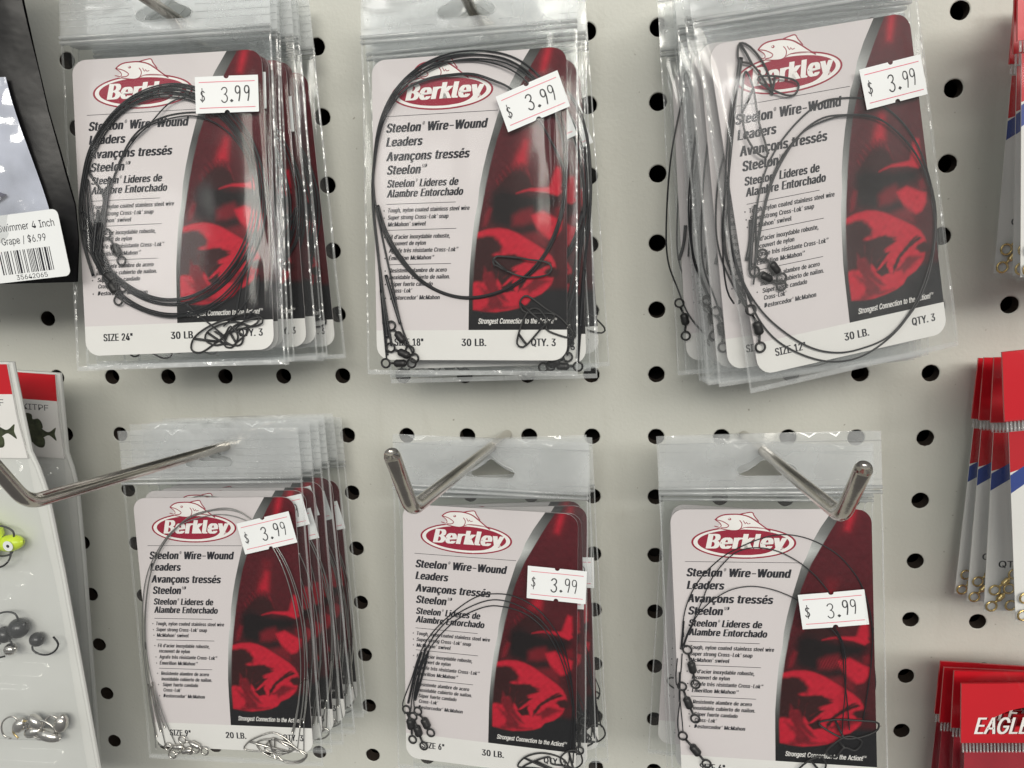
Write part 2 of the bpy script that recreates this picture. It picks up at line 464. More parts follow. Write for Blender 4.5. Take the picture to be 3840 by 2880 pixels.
# ---------------------------------------------------------------- lettering
GLYPHS = {'!':(196,[[67,160,63,509,132,509,128,160],[98,-4,81,-1,66,9,56,24,52,41,56,58,66,73,81,83,98,86,116,83,130,73,140,58,143,41,140,24,130,9,116,-1]]),'"':(321,[[78,318,70,509,136,509,128,318],[193,318,185,509,250,509,243,318]]),'$':(447,[[202,-74,202,583,244,583,244,-74],[224,-9,172,-4,128,9,91,31,64,60,46,96,38,137,104,137,110,110,123,88,142,71,166,59,194,52,224,49,257,52,286,60,311,74,329,92,341,114,346,139,342,161,332,179,316,193,296,205,245,222,184,239,128,260,86,289,60,326,52,372,58,413,75,448,102,476,138,498,180,511,227,516,275,511,316,498,351,476,377,449,394,415,401,378,337,378,326,412,302,437,267,453,225,459,194,456,167,448,145,435,129,418,118,398,115,376,119,352,131,334,148,319,169,308,212,293,264,279,312,264,336,252,359,238,379,220,395,198,405,171,408,139,403,99,386,64,360,34,323,11,278,-4]]),"'":(206,[[78,318,70,509,136,509,128,318]]),',':(188,[[38,-119,68,71,137,71,84,-119]]),'-':(453,[[337,244,337,188,114,188,114,244]]),'.':(188,[[95,-4,78,-1,63,9,53,24,50,41,53,59,63,73,78,83,95,87,113,83,128,73,138,59,141,41,138,24,128,9,113,-1]]),'/':(249,[[235,533,71,-76,14,-76,178,533]]),'0':(453,[[227,-7,174,1,130,24,95,62,69,113,60,144,53,178,49,214,48,254,49,294,53,330,60,364,69,395,95,447,130,484,174,508,227,516,279,508,323,484,358,447,384,395,393,364,400,330,404,294,405,254,404,214,400,178,393,144,384,113,359,62,323,24,279,1],[227,50,261,56,290,74,313,103,330,144,340,194,344,254,340,314,330,365,313,405,290,435,261,453,227,460,192,453,163,435,140,405,123,365,113,314,109,254,113,194,123,144,140,103,163,74,192,56]]),'1':(453,[[76,0,76,55,391,55,391,0],[276,509,276,0,212,0,212,448,209,448,86,358,86,427,198,509]]),'2':(453,[[64,0,64,47,234,229,282,282,299,305,311,327,318,348,320,371,317,397,308,419,293,436,273,449,250,457,224,460,196,457,172,447,153,433,139,413,130,390,127,362,66,362,71,405,86,442,111,473,143,496,182,511,225,516,268,511,306,497,337,474,361,445,376,411,381,372,378,345,371,318,357,290,336,259,267,180,153,60,153,57,389,57,389,0]]),'3':(453,[[218,-7,173,-3,133,10,98,30,70,57,52,91,44,132,109,132,115,107,126,87,144,71,165,59,191,52,219,50,248,53,275,61,297,74,315,93,325,116,329,145,326,172,316,196,299,217,275,234,242,244,201,248,157,248,157,299,288,448,288,452,70,452,70,509,372,509,372,461,211,278,211,289,264,288,308,276,344,253,371,222,387,186,393,145,387,103,370,66,344,36,309,12,266,-2]]),'4':(453,[[40,105,40,158,247,509,311,509,109,166,109,163,413,163,413,105],[282,0,282,121,282,146,282,318,343,318,343,0]]),'5':(453,[[221,-7,178,-2,140,11,108,32,83,60,66,93,60,130,122,130,127,108,138,89,154,73,173,60,196,52,221,50,250,53,276,64,298,82,314,104,324,131,328,162,324,193,314,221,297,244,275,262,248,273,218,277,192,275,167,268,145,258,128,246,67,253,96,509,366,509,366,452,151,452,134,301,136,301,155,315,178,325,203,331,229,334,263,330,294,321,321,306,345,285,364,260,379,231,388,199,391,163,385,117,369,76,343,41,309,15,268,-1]]),'6':(453,[[226,-7,182,-1,142,15,109,40,84,74,69,115,64,162,68,199,80,239,102,285,137,340,252,509,322,509,151,261,145,261,154,275,165,288,179,299,196,307,214,312,235,314,278,309,316,295,346,271,370,240,384,201,389,157,384,112,368,73,343,39,310,14,271,-2],[226,48,254,52,279,63,299,79,314,101,324,128,327,157,324,187,314,213,299,235,279,251,254,262,226,265,198,262,174,252,153,235,138,214,128,188,125,158,128,128,138,102,153,79,174,63,198,52]]),'7':(453,[[97,0,323,448,323,452,62,452,62,509,391,509,391,449,165,0]]),'8':(453,[[226,-7,178,-2,136,11,101,33,74,62,57,96,52,135,55,166,65,195,81,220,101,241,125,256,153,265,153,267,119,282,93,308,76,342,70,380,75,417,90,450,114,477,146,498,184,511,226,516,269,511,306,498,337,477,361,450,377,417,382,380,376,342,359,308,333,282,300,267,300,265,327,256,351,241,372,220,387,195,397,166,401,135,395,96,378,62,352,33,317,11,275,-2],[226,49,258,52,285,60,307,74,323,91,333,113,337,139,333,165,322,189,305,208,283,223,256,232,226,235,196,232,169,223,147,208,130,189,119,165,115,139,119,113,129,91,145,74,167,60,195,52],[226,290,252,292,274,300,293,313,307,330,316,351,319,376,316,399,308,420,294,437,275,449,252,457,226,460,200,457,177,449,159,437,145,420,136,399,133,376,136,351,145,330,159,313,178,300,201,292]]),'9':(453,[[226,516,271,510,310,494,343,468,368,434,384,393,389,347,385,309,373,270,350,224,315,168,200,0,130,0,301,248,307,248,299,234,287,221,273,210,257,202,238,196,218,195,175,199,137,214,106,237,83,269,68,307,64,352,69,397,85,436,110,469,143,494,182,510],[226,460,199,457,174,446,154,429,138,407,129,381,125,352,129,322,138,295,154,274,174,257,199,247,226,243,254,247,279,257,299,273,314,295,324,321,327,350,324,381,314,407,299,429,279,446,254,457]]),'A':(480,[[16,0,201,509,276,509,463,0,395,0,287,302,264,372,232,478,245,478,213,371,191,302,85,0],[110,142,110,199,370,199,370,142]]),'B':(456,[[60,0,60,509,241,509,289,504,329,491,359,469,381,442,394,410,398,374,395,344,387,320,373,301,356,286,336,275,315,267,315,262,339,257,363,245,385,227,402,203,414,173,418,136,413,100,400,67,377,39,344,18,301,4,247,0],[125,57,245,57,296,63,330,80,349,105,355,137,352,161,342,184,327,203,306,218,279,228,248,231,125,231],[125,285,238,285,265,288,288,296,308,309,323,326,333,348,336,372,330,403,313,429,283,446,240,452,125,452]]),'C':(510,[[267,-7,235,-5,205,1,177,11,150,25,126,42,104,63,86,88,70,115,57,146,48,179,42,215,40,254,42,293,48,329,57,362,70,393,86,421,104,445,126,466,150,484,177,498,205,508,235,514,267,516,305,513,340,504,373,490,402,471,427,447,448,418,463,385,473,348,408,348,401,373,389,395,375,413,357,428,337,440,315,449,292,454,267,456,223,450,184,432,150,403,125,364,109,314,103,254,109,194,125,145,151,105,184,76,223,59,267,53,292,55,315,60,337,69,357,81,375,96,389,114,401,136,408,160,473,160,463,124,448,91,428,62,402,38,373,19,341,5,305,-4]]),'D':(502,[[219,0,96,0,96,57,215,57,272,63,318,81,354,110,379,149,394,198,399,255,394,312,379,361,354,399,320,428,275,446,221,452,93,452,93,509,225,509,261,507,294,501,325,492,353,478,399,441,433,391,446,361,455,329,460,293,462,255,460,217,455,181,446,149,433,119,417,92,398,68,376,48,351,31,322,17,291,8,256,2],[125,509,125,0,60,0,60,509]]),'E':(419,[[60,0,60,509,372,509,372,452,125,452,125,286,355,286,355,229,125,229,125,57,375,57,375,0]]),'F':(410,[[60,0,60,509,369,509,369,452,125,452,125,278,346,278,346,221,125,221,125,0]]),'G':(520,[[269,-7,236,-5,205,1,176,11,149,25,125,43,104,64,85,88,69,116,57,146,47,179,42,215,40,254,42,293,47,329,57,362,69,393,85,421,103,445,125,466,149,484,175,498,203,508,233,514,265,516,304,513,340,504,374,489,403,469,429,445,449,416,465,384,474,349,408,349,399,372,387,393,373,411,356,427,337,439,315,448,291,454,265,456,222,450,183,432,150,404,125,364,109,314,103,254,109,194,125,145,151,105,184,76,224,59,269,53,309,57,345,71,374,93,396,123,410,160,415,202,434,199,283,199,283,256,478,256,478,200,471,141,451,91,419,50,377,19,326,0]]),'H':(517,[[60,0,60,509,125,509,125,289,392,289,392,509,457,509,457,0,392,0,392,232,125,232,125,0]]),'I':(300,[[31,0,31,57,118,57,118,452,31,452,31,509,269,509,269,452,183,452,183,57,269,57,269,0]]),'K':(467,[[104,145,104,216,139,261,174,303,212,344,364,509,448,509,231,276,228,276],[60,0,60,509,125,509,125,334,124,225,125,193,125,0],[372,0,188,259,228,309,449,0]]),'L':(393,[[60,0,60,509,125,509,125,57,361,57,361,0]]),'M':(628,[[60,0,60,509,152,509,277,187,287,159,299,123,311,84,322,49,307,49,318,83,330,121,342,158,352,187,476,509,568,509,568,0,504,0,504,291,504,327,505,369,506,413,507,457,513,457,498,409,482,363,467,322,456,291,342,0,286,0,170,291,159,321,145,361,129,408,112,457,119,457,120,416,121,372,122,328,122,291,122,0]]),'P':(445,[[60,0,60,509,235,509,289,503,332,487,366,462,390,430,404,391,409,348,404,304,390,265,366,233,332,207,289,191,235,186,109,186,109,242,233,242,269,246,297,256,318,272,333,294,342,319,344,348,342,376,333,402,318,423,297,439,268,449,232,452,125,452,125,0]]),'Q':(533,[[245,159,313,159,369,85,384,65,468,-48,401,-48,346,27,331,46],[267,-7,235,-5,205,1,177,11,150,25,126,42,105,63,86,88,70,115,57,146,48,179,42,215,40,254,42,293,48,329,57,362,70,393,86,421,105,445,126,466,150,484,177,498,205,508,235,514,267,516,299,514,329,508,357,498,384,484,408,466,429,445,448,421,464,393,477,362,486,329,491,293,493,254,491,215,486,179,477,146,464,115,448,88,429,63,408,42,384,25,357,11,329,1,299,-5],[267,53,310,59,349,76,383,105,408,144,425,194,430,254,425,314,408,365,383,404,349,433,310,450,267,456,223,450,184,433,151,404,125,364,109,314,103,254,109,194,125,144,151,105,184,76,223,59]]),'R':(449,[[60,0,60,509,236,509,290,504,333,489,367,465,390,433,405,395,409,352,405,309,390,271,367,240,333,217,289,203,236,198,96,198,96,255,234,255,269,258,298,267,319,281,334,300,342,324,345,352,342,380,334,405,319,425,298,440,269,449,233,452,125,452,125,0],[353,0,230,229,303,229,428,0]]),'S':(447,[[224,-9,172,-4,128,9,91,31,64,60,46,96,38,137,104,137,110,110,123,88,142,71,166,59,194,52,224,49,257,52,286,60,311,74,329,92,341,114,346,139,342,161,332,179,316,193,296,205,245,222,184,239,128,260,86,289,60,326,52,372,58,413,75,448,102,476,138,498,180,511,227,516,275,511,316,498,351,476,377,449,394,415,401,378,337,378,326,412,302,437,267,453,225,459,194,456,167,448,145,435,129,418,118,398,115,376,119,352,131,334,148,319,169,308,212,293,264,279,312,264,336,252,359,238,379,220,395,198,405,171,408,139,403,99,386,64,360,34,323,11,278,-4]]),'T':(449,[[32,452,32,509,417,509,417,452,257,452,257,0,193,0,193,452]]),'W':(686,[[155,0,16,509,82,509,163,196,175,145,187,94,197,40,189,40,200,94,211,145,224,196,306,509,380,509,462,196,474,145,486,94,497,40,488,40,499,94,510,145,523,196,603,509,670,509,530,0,455,0,368,323,351,391,336,475,350,475,335,395,318,323,230,0]]),'Y':(472,[[203,0,203,208,16,509,91,509,192,344,222,292,250,230,224,230,251,293,280,344,381,509,455,509,268,208,268,0]]),'Z':(438,[[42,0,42,46,273,385,306,431,341,476,348,454,285,452,223,452,40,452,40,509,397,509,397,462,169,129,134,81,97,33,90,54,152,57,214,57,399,57,399,0]]),'a':(389,[[160,-9,126,-5,94,5,68,22,48,45,35,73,30,108,34,138,43,161,58,179,78,193,100,203,125,211,178,220,234,227,252,230,265,235,273,243,276,255,276,257,273,279,267,297,256,311,240,322,220,329,196,331,171,329,149,322,132,313,118,301,107,288,100,274,41,291,57,322,79,346,104,364,133,375,163,382,194,384,239,379,263,372,286,360,306,343,322,320,333,290,337,251,337,0,277,0,277,52,272,52,252,25,236,12,215,1,190,-6],[170,45,202,49,228,59,248,74,263,93,272,115,276,138,276,190,259,182,231,176,200,171,175,168,134,159,117,150,103,139,95,124,92,105,94,87,102,72,114,61,130,52,149,47]]),'b':(424,[[229,-8,198,-5,172,4,153,17,138,31,118,59,112,59,112,0,53,0,53,509,114,509,114,319,118,319,137,346,152,360,171,373,197,381,229,384,274,378,313,361,345,332,370,293,385,245,390,189,385,133,370,84,346,45,313,16,274,-2],[220,47,253,51,279,66,301,88,316,117,325,151,328,189,325,227,316,261,301,290,280,311,253,325,220,330,188,325,161,312,140,291,125,263,116,229,113,189,116,150,125,115,140,86,162,65,188,51]]),'c':(396,[[207,-8,159,-2,117,16,82,46,56,85,40,133,34,187,40,243,56,291,82,330,117,360,159,378,207,384,234,383,260,377,284,368,305,356,324,341,340,322,353,301,362,277,303,262,290,289,270,311,242,325,207,330,173,325,145,310,124,287,108,258,99,224,96,187,99,151,108,117,124,89,145,66,173,51,207,46,243,52,271,66,292,89,304,117,363,102,354,78,341,56,325,37,306,21,285,9,261,-1,235,-6]]),'d':(424,[[195,-8,151,-2,111,16,79,45,55,84,39,133,34,189,39,245,55,293,79,332,112,361,151,378,196,384,228,381,253,373,272,360,287,346,306,319,311,319,311,509,372,509,372,0,313,0,313,59,307,59,287,31,272,17,252,4,227,-5],[205,47,236,51,263,65,284,86,299,115,309,150,312,189,309,229,300,263,284,291,263,312,237,325,205,330,172,325,145,311,124,290,108,261,99,227,96,189,99,151,109,117,124,88,145,66,172,51]]),'e':(404,[[212,-8,161,-2,117,16,82,46,56,85,40,132,34,187,39,242,55,290,81,329,115,359,157,378,205,384,236,382,266,374,294,361,319,341,341,315,357,282,368,242,371,194,371,169,75,169,75,221,338,221,310,202,307,237,298,269,283,294,263,314,237,326,205,330,173,326,146,313,125,294,109,270,99,241,96,211,96,178,100,139,110,106,128,80,151,61,179,50,212,46,234,48,254,53,271,61,285,73,297,88,306,105,365,91,353,63,335,39,311,19,283,4,249,-5]]),'f':(254,[[228,379,228,327,6,327,6,379],[81,0,81,432,84,461,96,486,113,505,135,519,161,527,187,530,222,527,243,521,227,468,215,472,195,474,171,470,154,460,145,443,142,419,142,0]]),'g':(425,[[207,-151,168,-148,134,-140,105,-127,82,-110,64,-91,51,-69,101,-41,122,-66,136,-78,154,-88,178,-95,207,-97,249,-92,282,-75,304,-47,311,-6,311,68,306,68,287,41,272,28,252,16,227,8,195,5,152,10,113,27,80,53,55,90,39,136,34,191,39,246,55,293,80,332,112,361,152,378,196,384,228,382,253,373,273,360,288,346,308,319,313,319,313,379,372,379,372,-9,367,-54,350,-90,324,-117,291,-136,251,-147],[205,59,237,63,264,75,285,95,300,121,309,154,312,193,309,231,300,264,285,291,264,312,237,325,205,330,172,325,145,312,124,290,109,262,99,229,96,193,99,155,109,123,124,96,145,76,172,63]]),'h':(410,[[114,227,114,0,53,0,53,509,114,509,114,287,102,287,124,332,152,362,187,379,227,384,264,380,295,369,321,349,341,321,353,285,357,240,357,0,296,0,296,235,290,275,273,304,246,323,210,329,184,326,161,317,141,303,126,283,117,257]]),'i':(167,[[53,0,53,379,114,379,114,0],[84,443,67,446,54,455,44,468,41,483,44,499,54,512,67,521,84,524,100,521,114,512,123,499,126,483,123,468,114,455,100,446]]),'k':(381,[[110,137,110,212,121,212,284,379,360,379,184,199,177,199],[53,0,53,509,114,509,114,0],[294,0,148,186,191,229,372,0]]),'l':(189,[[139,-2,101,3,74,20,58,47,53,84,53,509,114,509,114,99,115,77,120,62,130,54,146,52,160,53,170,54,181,3,162,-1]]),'m':(610,[[53,0,53,379,112,379,112,295,108,295,118,323,132,346,151,363,172,376,195,384,219,386,257,380,287,361,309,331,321,295,312,295,322,321,337,343,357,361,381,375,407,383,437,386,468,383,497,372,522,354,541,328,553,296,557,255,557,0,496,0,496,254,490,289,473,313,447,326,419,330,395,328,374,320,358,307,345,290,338,270,335,247,335,0,274,0,274,260,269,288,253,311,229,326,199,330,178,328,158,320,140,307,126,289,117,266,114,238,114,0]]),'n':(410,[[114,227,114,0,53,0,53,379,112,379,112,287,102,287,124,332,152,362,187,379,227,384,264,380,295,369,321,349,341,321,353,285,357,240,357,0,296,0,296,235,290,275,273,304,246,323,210,329,184,326,161,317,141,303,126,283,117,257]]),'o':(415,[[207,-8,159,-2,117,16,82,46,56,85,40,133,34,187,40,243,56,291,82,330,117,360,159,378,207,384,256,378,299,360,333,330,359,291,376,243,381,187,376,133,359,85,333,46,299,16,256,-2],[207,46,242,51,270,66,292,89,307,117,316,151,319,187,316,224,307,258,292,287,270,310,242,325,207,330,173,325,145,310,124,287,108,258,99,224,96,187,99,151,108,117,124,89,145,66,173,51]]),'p':(424,[[53,-143,53,379,112,379,112,319,118,319,137,346,152,360,171,373,197,381,229,384,274,378,313,361,345,332,370,293,385,245,390,189,385,133,370,84,346,45,313,16,274,-2,229,-8,198,-5,173,4,153,17,138,31,118,59,114,59,114,-143],[220,47,253,51,279,66,301,88,316,117,325,151,328,189,325,227,316,261,301,290,280,311,253,325,220,330,188,325,161,312,140,291,125,263,116,229,113,189,116,150,125,115,140,86,162,65,188,51]]),'r':(259,[[53,0,53,379,112,379,112,321,115,321,130,347,152,367,181,380,213,385,229,384,243,384,243,322,230,324,207,326,182,323,159,315,140,301,126,284,117,262,114,237,114,0]]),'s':(365,[[182,-8,145,-5,112,3,84,18,62,38,45,63,36,94,94,107,105,79,124,60,150,49,181,45,217,50,244,62,262,81,268,103,265,121,254,136,237,147,212,155,149,170,104,186,72,208,53,237,47,274,51,305,65,332,87,354,115,370,149,381,187,384,223,381,254,372,279,358,299,339,314,316,324,290,268,277,258,298,243,316,219,328,187,333,156,329,131,317,114,299,109,277,112,258,124,243,144,232,172,223,229,209,275,194,306,171,325,142,331,107,326,75,312,47,290,24,260,6,223,-5]]),'t':(227,[[204,379,204,327,6,327,6,379],[65,471,126,471,126,98,128,76,136,61,150,53,170,50,185,51,202,54,213,2,192,-3,168,-4,125,2,92,21,72,52,65,93]]),'u':(410,[[182,-5,146,-1,115,11,89,31,69,59,57,95,53,139,53,379,114,379,114,144,119,105,137,75,164,56,200,50,226,53,249,62,268,77,283,97,293,122,296,153,296,379,357,379,357,0,298,0,298,92,307,92,286,47,257,17,222,0]]),'v':(389,[[163,0,17,379,84,379,165,155,187,87,206,21,184,21,203,87,224,155,305,379,371,379,226,0]]),'w':(567,[[138,0,23,379,87,379,133,214,154,137,175,41,165,41,186,135,206,214,252,379,316,379,362,214,382,136,402,41,391,41,413,135,434,214,480,379,545,379,429,0,368,0,319,172,305,225,291,280,277,338,291,338,277,280,263,225,248,172,199,0]]),'x':(379,[[21,0,171,218,171,171,29,379,100,379,147,306,179,253,207,206,175,206,202,253,233,306,282,379,352,379,209,169,209,214,358,0,287,0,231,85,200,136,173,182,205,182,178,136,148,85,91,0]]),'y':(389,[[47,-139,61,-86,71,-87,88,-90,104,-89,118,-84,130,-74,141,-58,151,-36,163,-1,17,379,84,379,165,155,187,87,206,21,184,21,202,87,224,155,305,379,371,379,204,-58,191,-85,177,-107,159,-124,139,-136,117,-143,91,-145,65,-143]]),'®':(463,[[231,118,192,122,154,134,121,152,91,177,67,206,48,240,37,277,33,317,37,357,48,394,67,428,91,457,121,482,154,500,192,512,231,516,271,512,309,500,343,482,372,457,396,428,415,394,426,357,430,317,426,277,415,240,396,206,372,177,343,152,309,134,271,122],[231,166,271,171,307,187,338,210,362,241,377,277,382,317,377,357,362,393,338,423,307,447,271,462,231,467,192,462,156,447,125,423,101,393,86,357,81,317,86,277,101,241,125,210,156,187,192,171],[273,226,228,312,273,312,319,226],[161,226,161,409,253,409,266,407,279,402,292,394,302,383,309,368,311,350,309,332,302,316,291,304,278,295,264,289,250,287,185,287,185,319,239,319,248,321,257,327,264,337,267,350,264,364,257,372,239,378,203,378,203,226]]),'É':(419,[[60,0,60,509,372,509,372,452,125,452,125,286,355,286,355,229,125,229,125,57,375,57,375,0],[191,558,239,659,307,659,241,558]]),'ç':(396,[[207,-8,159,-2,117,16,82,46,56,85,40,133,34,187,40,243,56,291,82,330,117,360,159,378,207,384,234,383,260,377,284,368,305,356,324,341,340,322,353,301,362,277,303,262,290,289,270,311,242,325,207,330,173,325,145,310,124,287,108,258,99,224,96,187,99,151,108,117,124,89,145,66,173,51,207,46,243,52,271,66,292,89,304,117,363,102,354,78,341,56,325,37,306,21,285,9,261,-1,235,-6],[169,-143,169,-107,210,-107,226,-106,236,-102,241,-95,243,-84,241,-74,236,-67,226,-63,210,-62,182,-62,192,16,224,16,224,0,224,-29,253,-34,273,-44,285,-61,289,-85,284,-111,270,-129,245,-139,210,-143]]),'è':(404,[[212,-8,161,-2,117,16,82,46,56,85,40,132,34,187,39,242,55,290,81,329,115,359,157,378,205,384,236,382,266,374,294,361,319,341,341,315,357,282,368,242,371,194,371,169,75,169,75,221,338,221,310,202,307,237,298,269,283,294,263,314,237,326,205,330,173,326,146,313,125,294,109,270,99,241,96,211,96,178,100,139,110,106,128,80,151,61,179,50,212,46,234,48,254,53,271,61,285,73,297,88,306,105,365,91,353,63,335,39,311,19,283,4,249,-5],[180,429,114,529,182,529,230,429]]),'é':(404,[[212,-8,161,-2,117,16,82,46,56,85,40,132,34,187,39,242,55,290,81,329,115,359,157,378,205,384,236,382,266,374,294,361,319,341,341,315,357,282,368,242,371,194,371,169,75,169,75,221,338,221,310,202,307,237,298,269,283,294,263,314,237,326,205,330,173,326,146,313,125,294,109,270,99,241,96,211,96,178,100,139,110,106,128,80,151,61,179,50,212,46,234,48,254,53,271,61,285,73,297,88,306,105,365,91,353,63,335,39,311,19,283,4,249,-5],[177,429,225,529,293,529,227,429]]),'ú':(410,[[182,-5,146,-1,115,11,89,31,69,59,57,95,53,139,53,379,114,379,114,144,119,105,137,75,164,56,200,50,226,53,249,62,268,77,283,97,293,122,296,153,296,379,357,379,357,0,298,0,298,92,307,92,286,47,257,17,222,0],[178,429,226,529,294,529,228,429]])}

_fc = {}


def glyph(ch):
    """outline polygons of one sans-serif letter, filled"""
    if ch in _fc:
        return _fc[ch]
    cu = bpy.data.curves.new('lettering', 'CURVE')
    cu.dimensions = '2D'
    cu.fill_mode = 'FRONT'
    for sp in GLYPHS[ch][1]:
        n = len(sp) // 2
        c = cu.splines.new('POLY')
        c.points.add(n - 1)
        for i in range(n):
            c.points[i].co = (sp[2 * i] / 1000.0, sp[2 * i + 1] / 1000.0, 0, 1)
        c.use_cyclic_u = True
    ob = bpy.data.objects.new('lettering', cu)
    COL.objects.link(ob)
    dg = bpy.context.evaluated_depsgraph_get()
    me = bpy.data.meshes.new_from_object(ob.evaluated_get(dg))
    v = [(p.co.x, p.co.y) for p in me.vertices]
    f = [tuple(reversed(p.vertices)) if p.normal.z < 0 else tuple(p.vertices) for p in me.polygons]
    bpy.data.objects.remove(ob)
    bpy.data.curves.remove(cu)
    bpy.data.meshes.remove(me)
    _fc[ch] = (v, f)
    return v, f


CAP = max(p[1] for p in glyph('H')[0])


def text(mb, segs, x0, z0, x1, cap, y, shear=0.22, bold=0.12, k=0, rot=0.0):
    """segs: plain string or list of (string, size, raise) written from x0 to x1 on the baseline z0"""
    if isinstance(segs, str):
        segs = [(segs, 1.0, 0.0)]
    items, pen = [], 0.0
    for s, sc, rs in segs:
        for ch in s:
            if ch == ' ':
                pen += 0.26 * sc
                continue
            items.append((ch, pen, sc, rs))
            pen += (GLYPHS[ch][0] / 1000.0 + 0.55 * (bold if sc > 0.8 else 0.0)) * sc * 0.955
    lo = min(p + min(q[0] for q in glyph(ch)[0]) * sc for ch, p, sc, rs in items)
    hi = max(p + max(q[0] for q in glyph(ch)[0]) * sc for ch, p, sc, rs in items)
    sx = (x1 - x0) / (hi - lo + bold)
    sy = cap / CAP
    ca, sa = math.cos(rot), math.sin(rot)
    for ch, pen, sc, rs in items:
        v, f = glyph(ch)
        passes = ((0.0, 0.0),)
        if bold > 0 and sc > 0.8:
            passes = ((-0.5, 0.0), (0.5, 0.004), (0.0, 0.008)) if bold > 0.03 else ((-0.5, 0.0), (0.5, 0.004))
        for dx, dy in passes:
            out = []
            for p in v:
                a = (pen + p[0] * sc - lo + (dx + 0.5) * bold) * sx
                b = (p[1] * sc + rs * CAP) * sy
                a += shear * b
                out.append((x0 + a * ca - b * sa, y - dy, z0 + a * sa + b * ca))
            mb.add(out, f, k)


def stroke(mb, pts, w, y, k=0, conv=None):
    """flat pen stroke along (x, z) points with round-ish ends"""
    P = [Vector(p) for p in pts]
    n = len(P)
    V, F = [], []
    for i in range(n):
        a, b = P[max(0, i - 1)], P[min(n - 1, i + 1)]
        t = (b - a).normalized()
        nn = Vector((-t.y, t.x)) * (w / 2)
        e = t * (w * 0.35) * (-1 if i == 0 else (1 if i == n - 1 else 0))
        V += [P[i] + nn + e, P[i] - nn + e]
    for i in range(n - 1):
        F.append((2 * i, 2 * i + 1, 2 * i + 3, 2 * i + 2))
    VV = [((conv(p.x, p.y)) if conv else (p.x, y, p.y)) for p in V]
    mb.add(VV, F, k)


# ---------------------------------------------------------------- pegboard
def pegboard():
    nx0, nx1, nz0, nz1 = -16, 32, -24, 22
    mb = MB()
    S = 25.4
    R = 3.2
    n = 24
    ring_a = [2 * math.pi * i / n for i in range(n)]

    def sq(a):
        c, s = math.cos(a), math.sin(a)
        m = max(abs(c), abs(s))
        return (c / m * S / 2, s / m * S / 2)
    for i in range(nx0, nx1):
        for j in range(nz0, nz1):
            cx, cz = i * S, j * S
            h = random.Random(i * 977 + j * 131)
            V = []
            for a in ring_a:
                q = sq(a)
                V.append((cx + q[0], 0, cz + q[1]))
            for a in ring_a:
                V.append((cx + (R + 0.35) * math.cos(a), 0, cz + (R + 0.35) * math.sin(a)))
            for a in ring_a:
                rr = R * (1 + h.uniform(-0.02, 0.02))
                V.append((cx + rr * math.cos(a), 0.3, cz + rr * math.sin(a)))
            for a in ring_a:
                V.append((cx + R * math.cos(a), 6.0, cz + R * math.sin(a)))
            F, K = [], []
            for t in range(n):
                u = (t + 1) % n
                F += [(t, u, n + u, n + t), (n + t, n + u, 2 * n + u, 2 * n + t)]
                mb_k = [0, 0]
                K += mb_k
            nn = len(mb.v)
            mb.add(V, F, 0)
            G = [(2 * n + t, 2 * n + (t + 1) % n, 3 * n + (t + 1) % n, 3 * n + t) for t in range(n)]
            mb.f += [tuple(q + nn for q in g) for g in G]
            mb.m += [1] * n
    o = mb.build('pegboard', [M['board'], M['hole']])
    tag(o, kind='structure')
    b = MB()
    box(b, -450, 850, 22, 30, -640, 580)
    tag(b.build('wall', M['dark']), kind='structure')


pegboard()

# ---------------------------------------------------------------- leader package parts
HW = 36.5
HOLE = [(-10.0, 114.2), (-9.2, 112.6), (-7.5, 112.0), (0.0, 112.0), (7.5, 112.0), (9.2, 112.6), (10.0, 114.2), (9.0, 115.6), (5.5, 117.0), (2.2, 119.4), (1.2, 120.4), (0.0, 120.8), (-1.2, 120.4), (-2.2, 119.4), (-5.5, 117.0), (-9.0, 115.6)]
ZB, ZT = -5.0, 126.5


def smoothstep(a, b, x):
    t = min(1.0, max(0.0, (x - a) / (b - a)))
    return t * t * (3 - 2 * t)


def bag_front(x, z):
    g = 0.35 + 2.3 * smoothstep(-5, 14, z) * (1 - smoothstep(88, 107, z))
    return -(0.12 + g * max(0.0, 1 - (abs(x) / HW) ** 6))


def bag_back(x, z):
    g = 0.25 + 0.9 * smoothstep(-5, 14, z) * (1 - smoothstep(88, 107, z))
    return 0.55 + g * max(0.0, 1 - (abs(x) / HW) ** 6) * 0.9


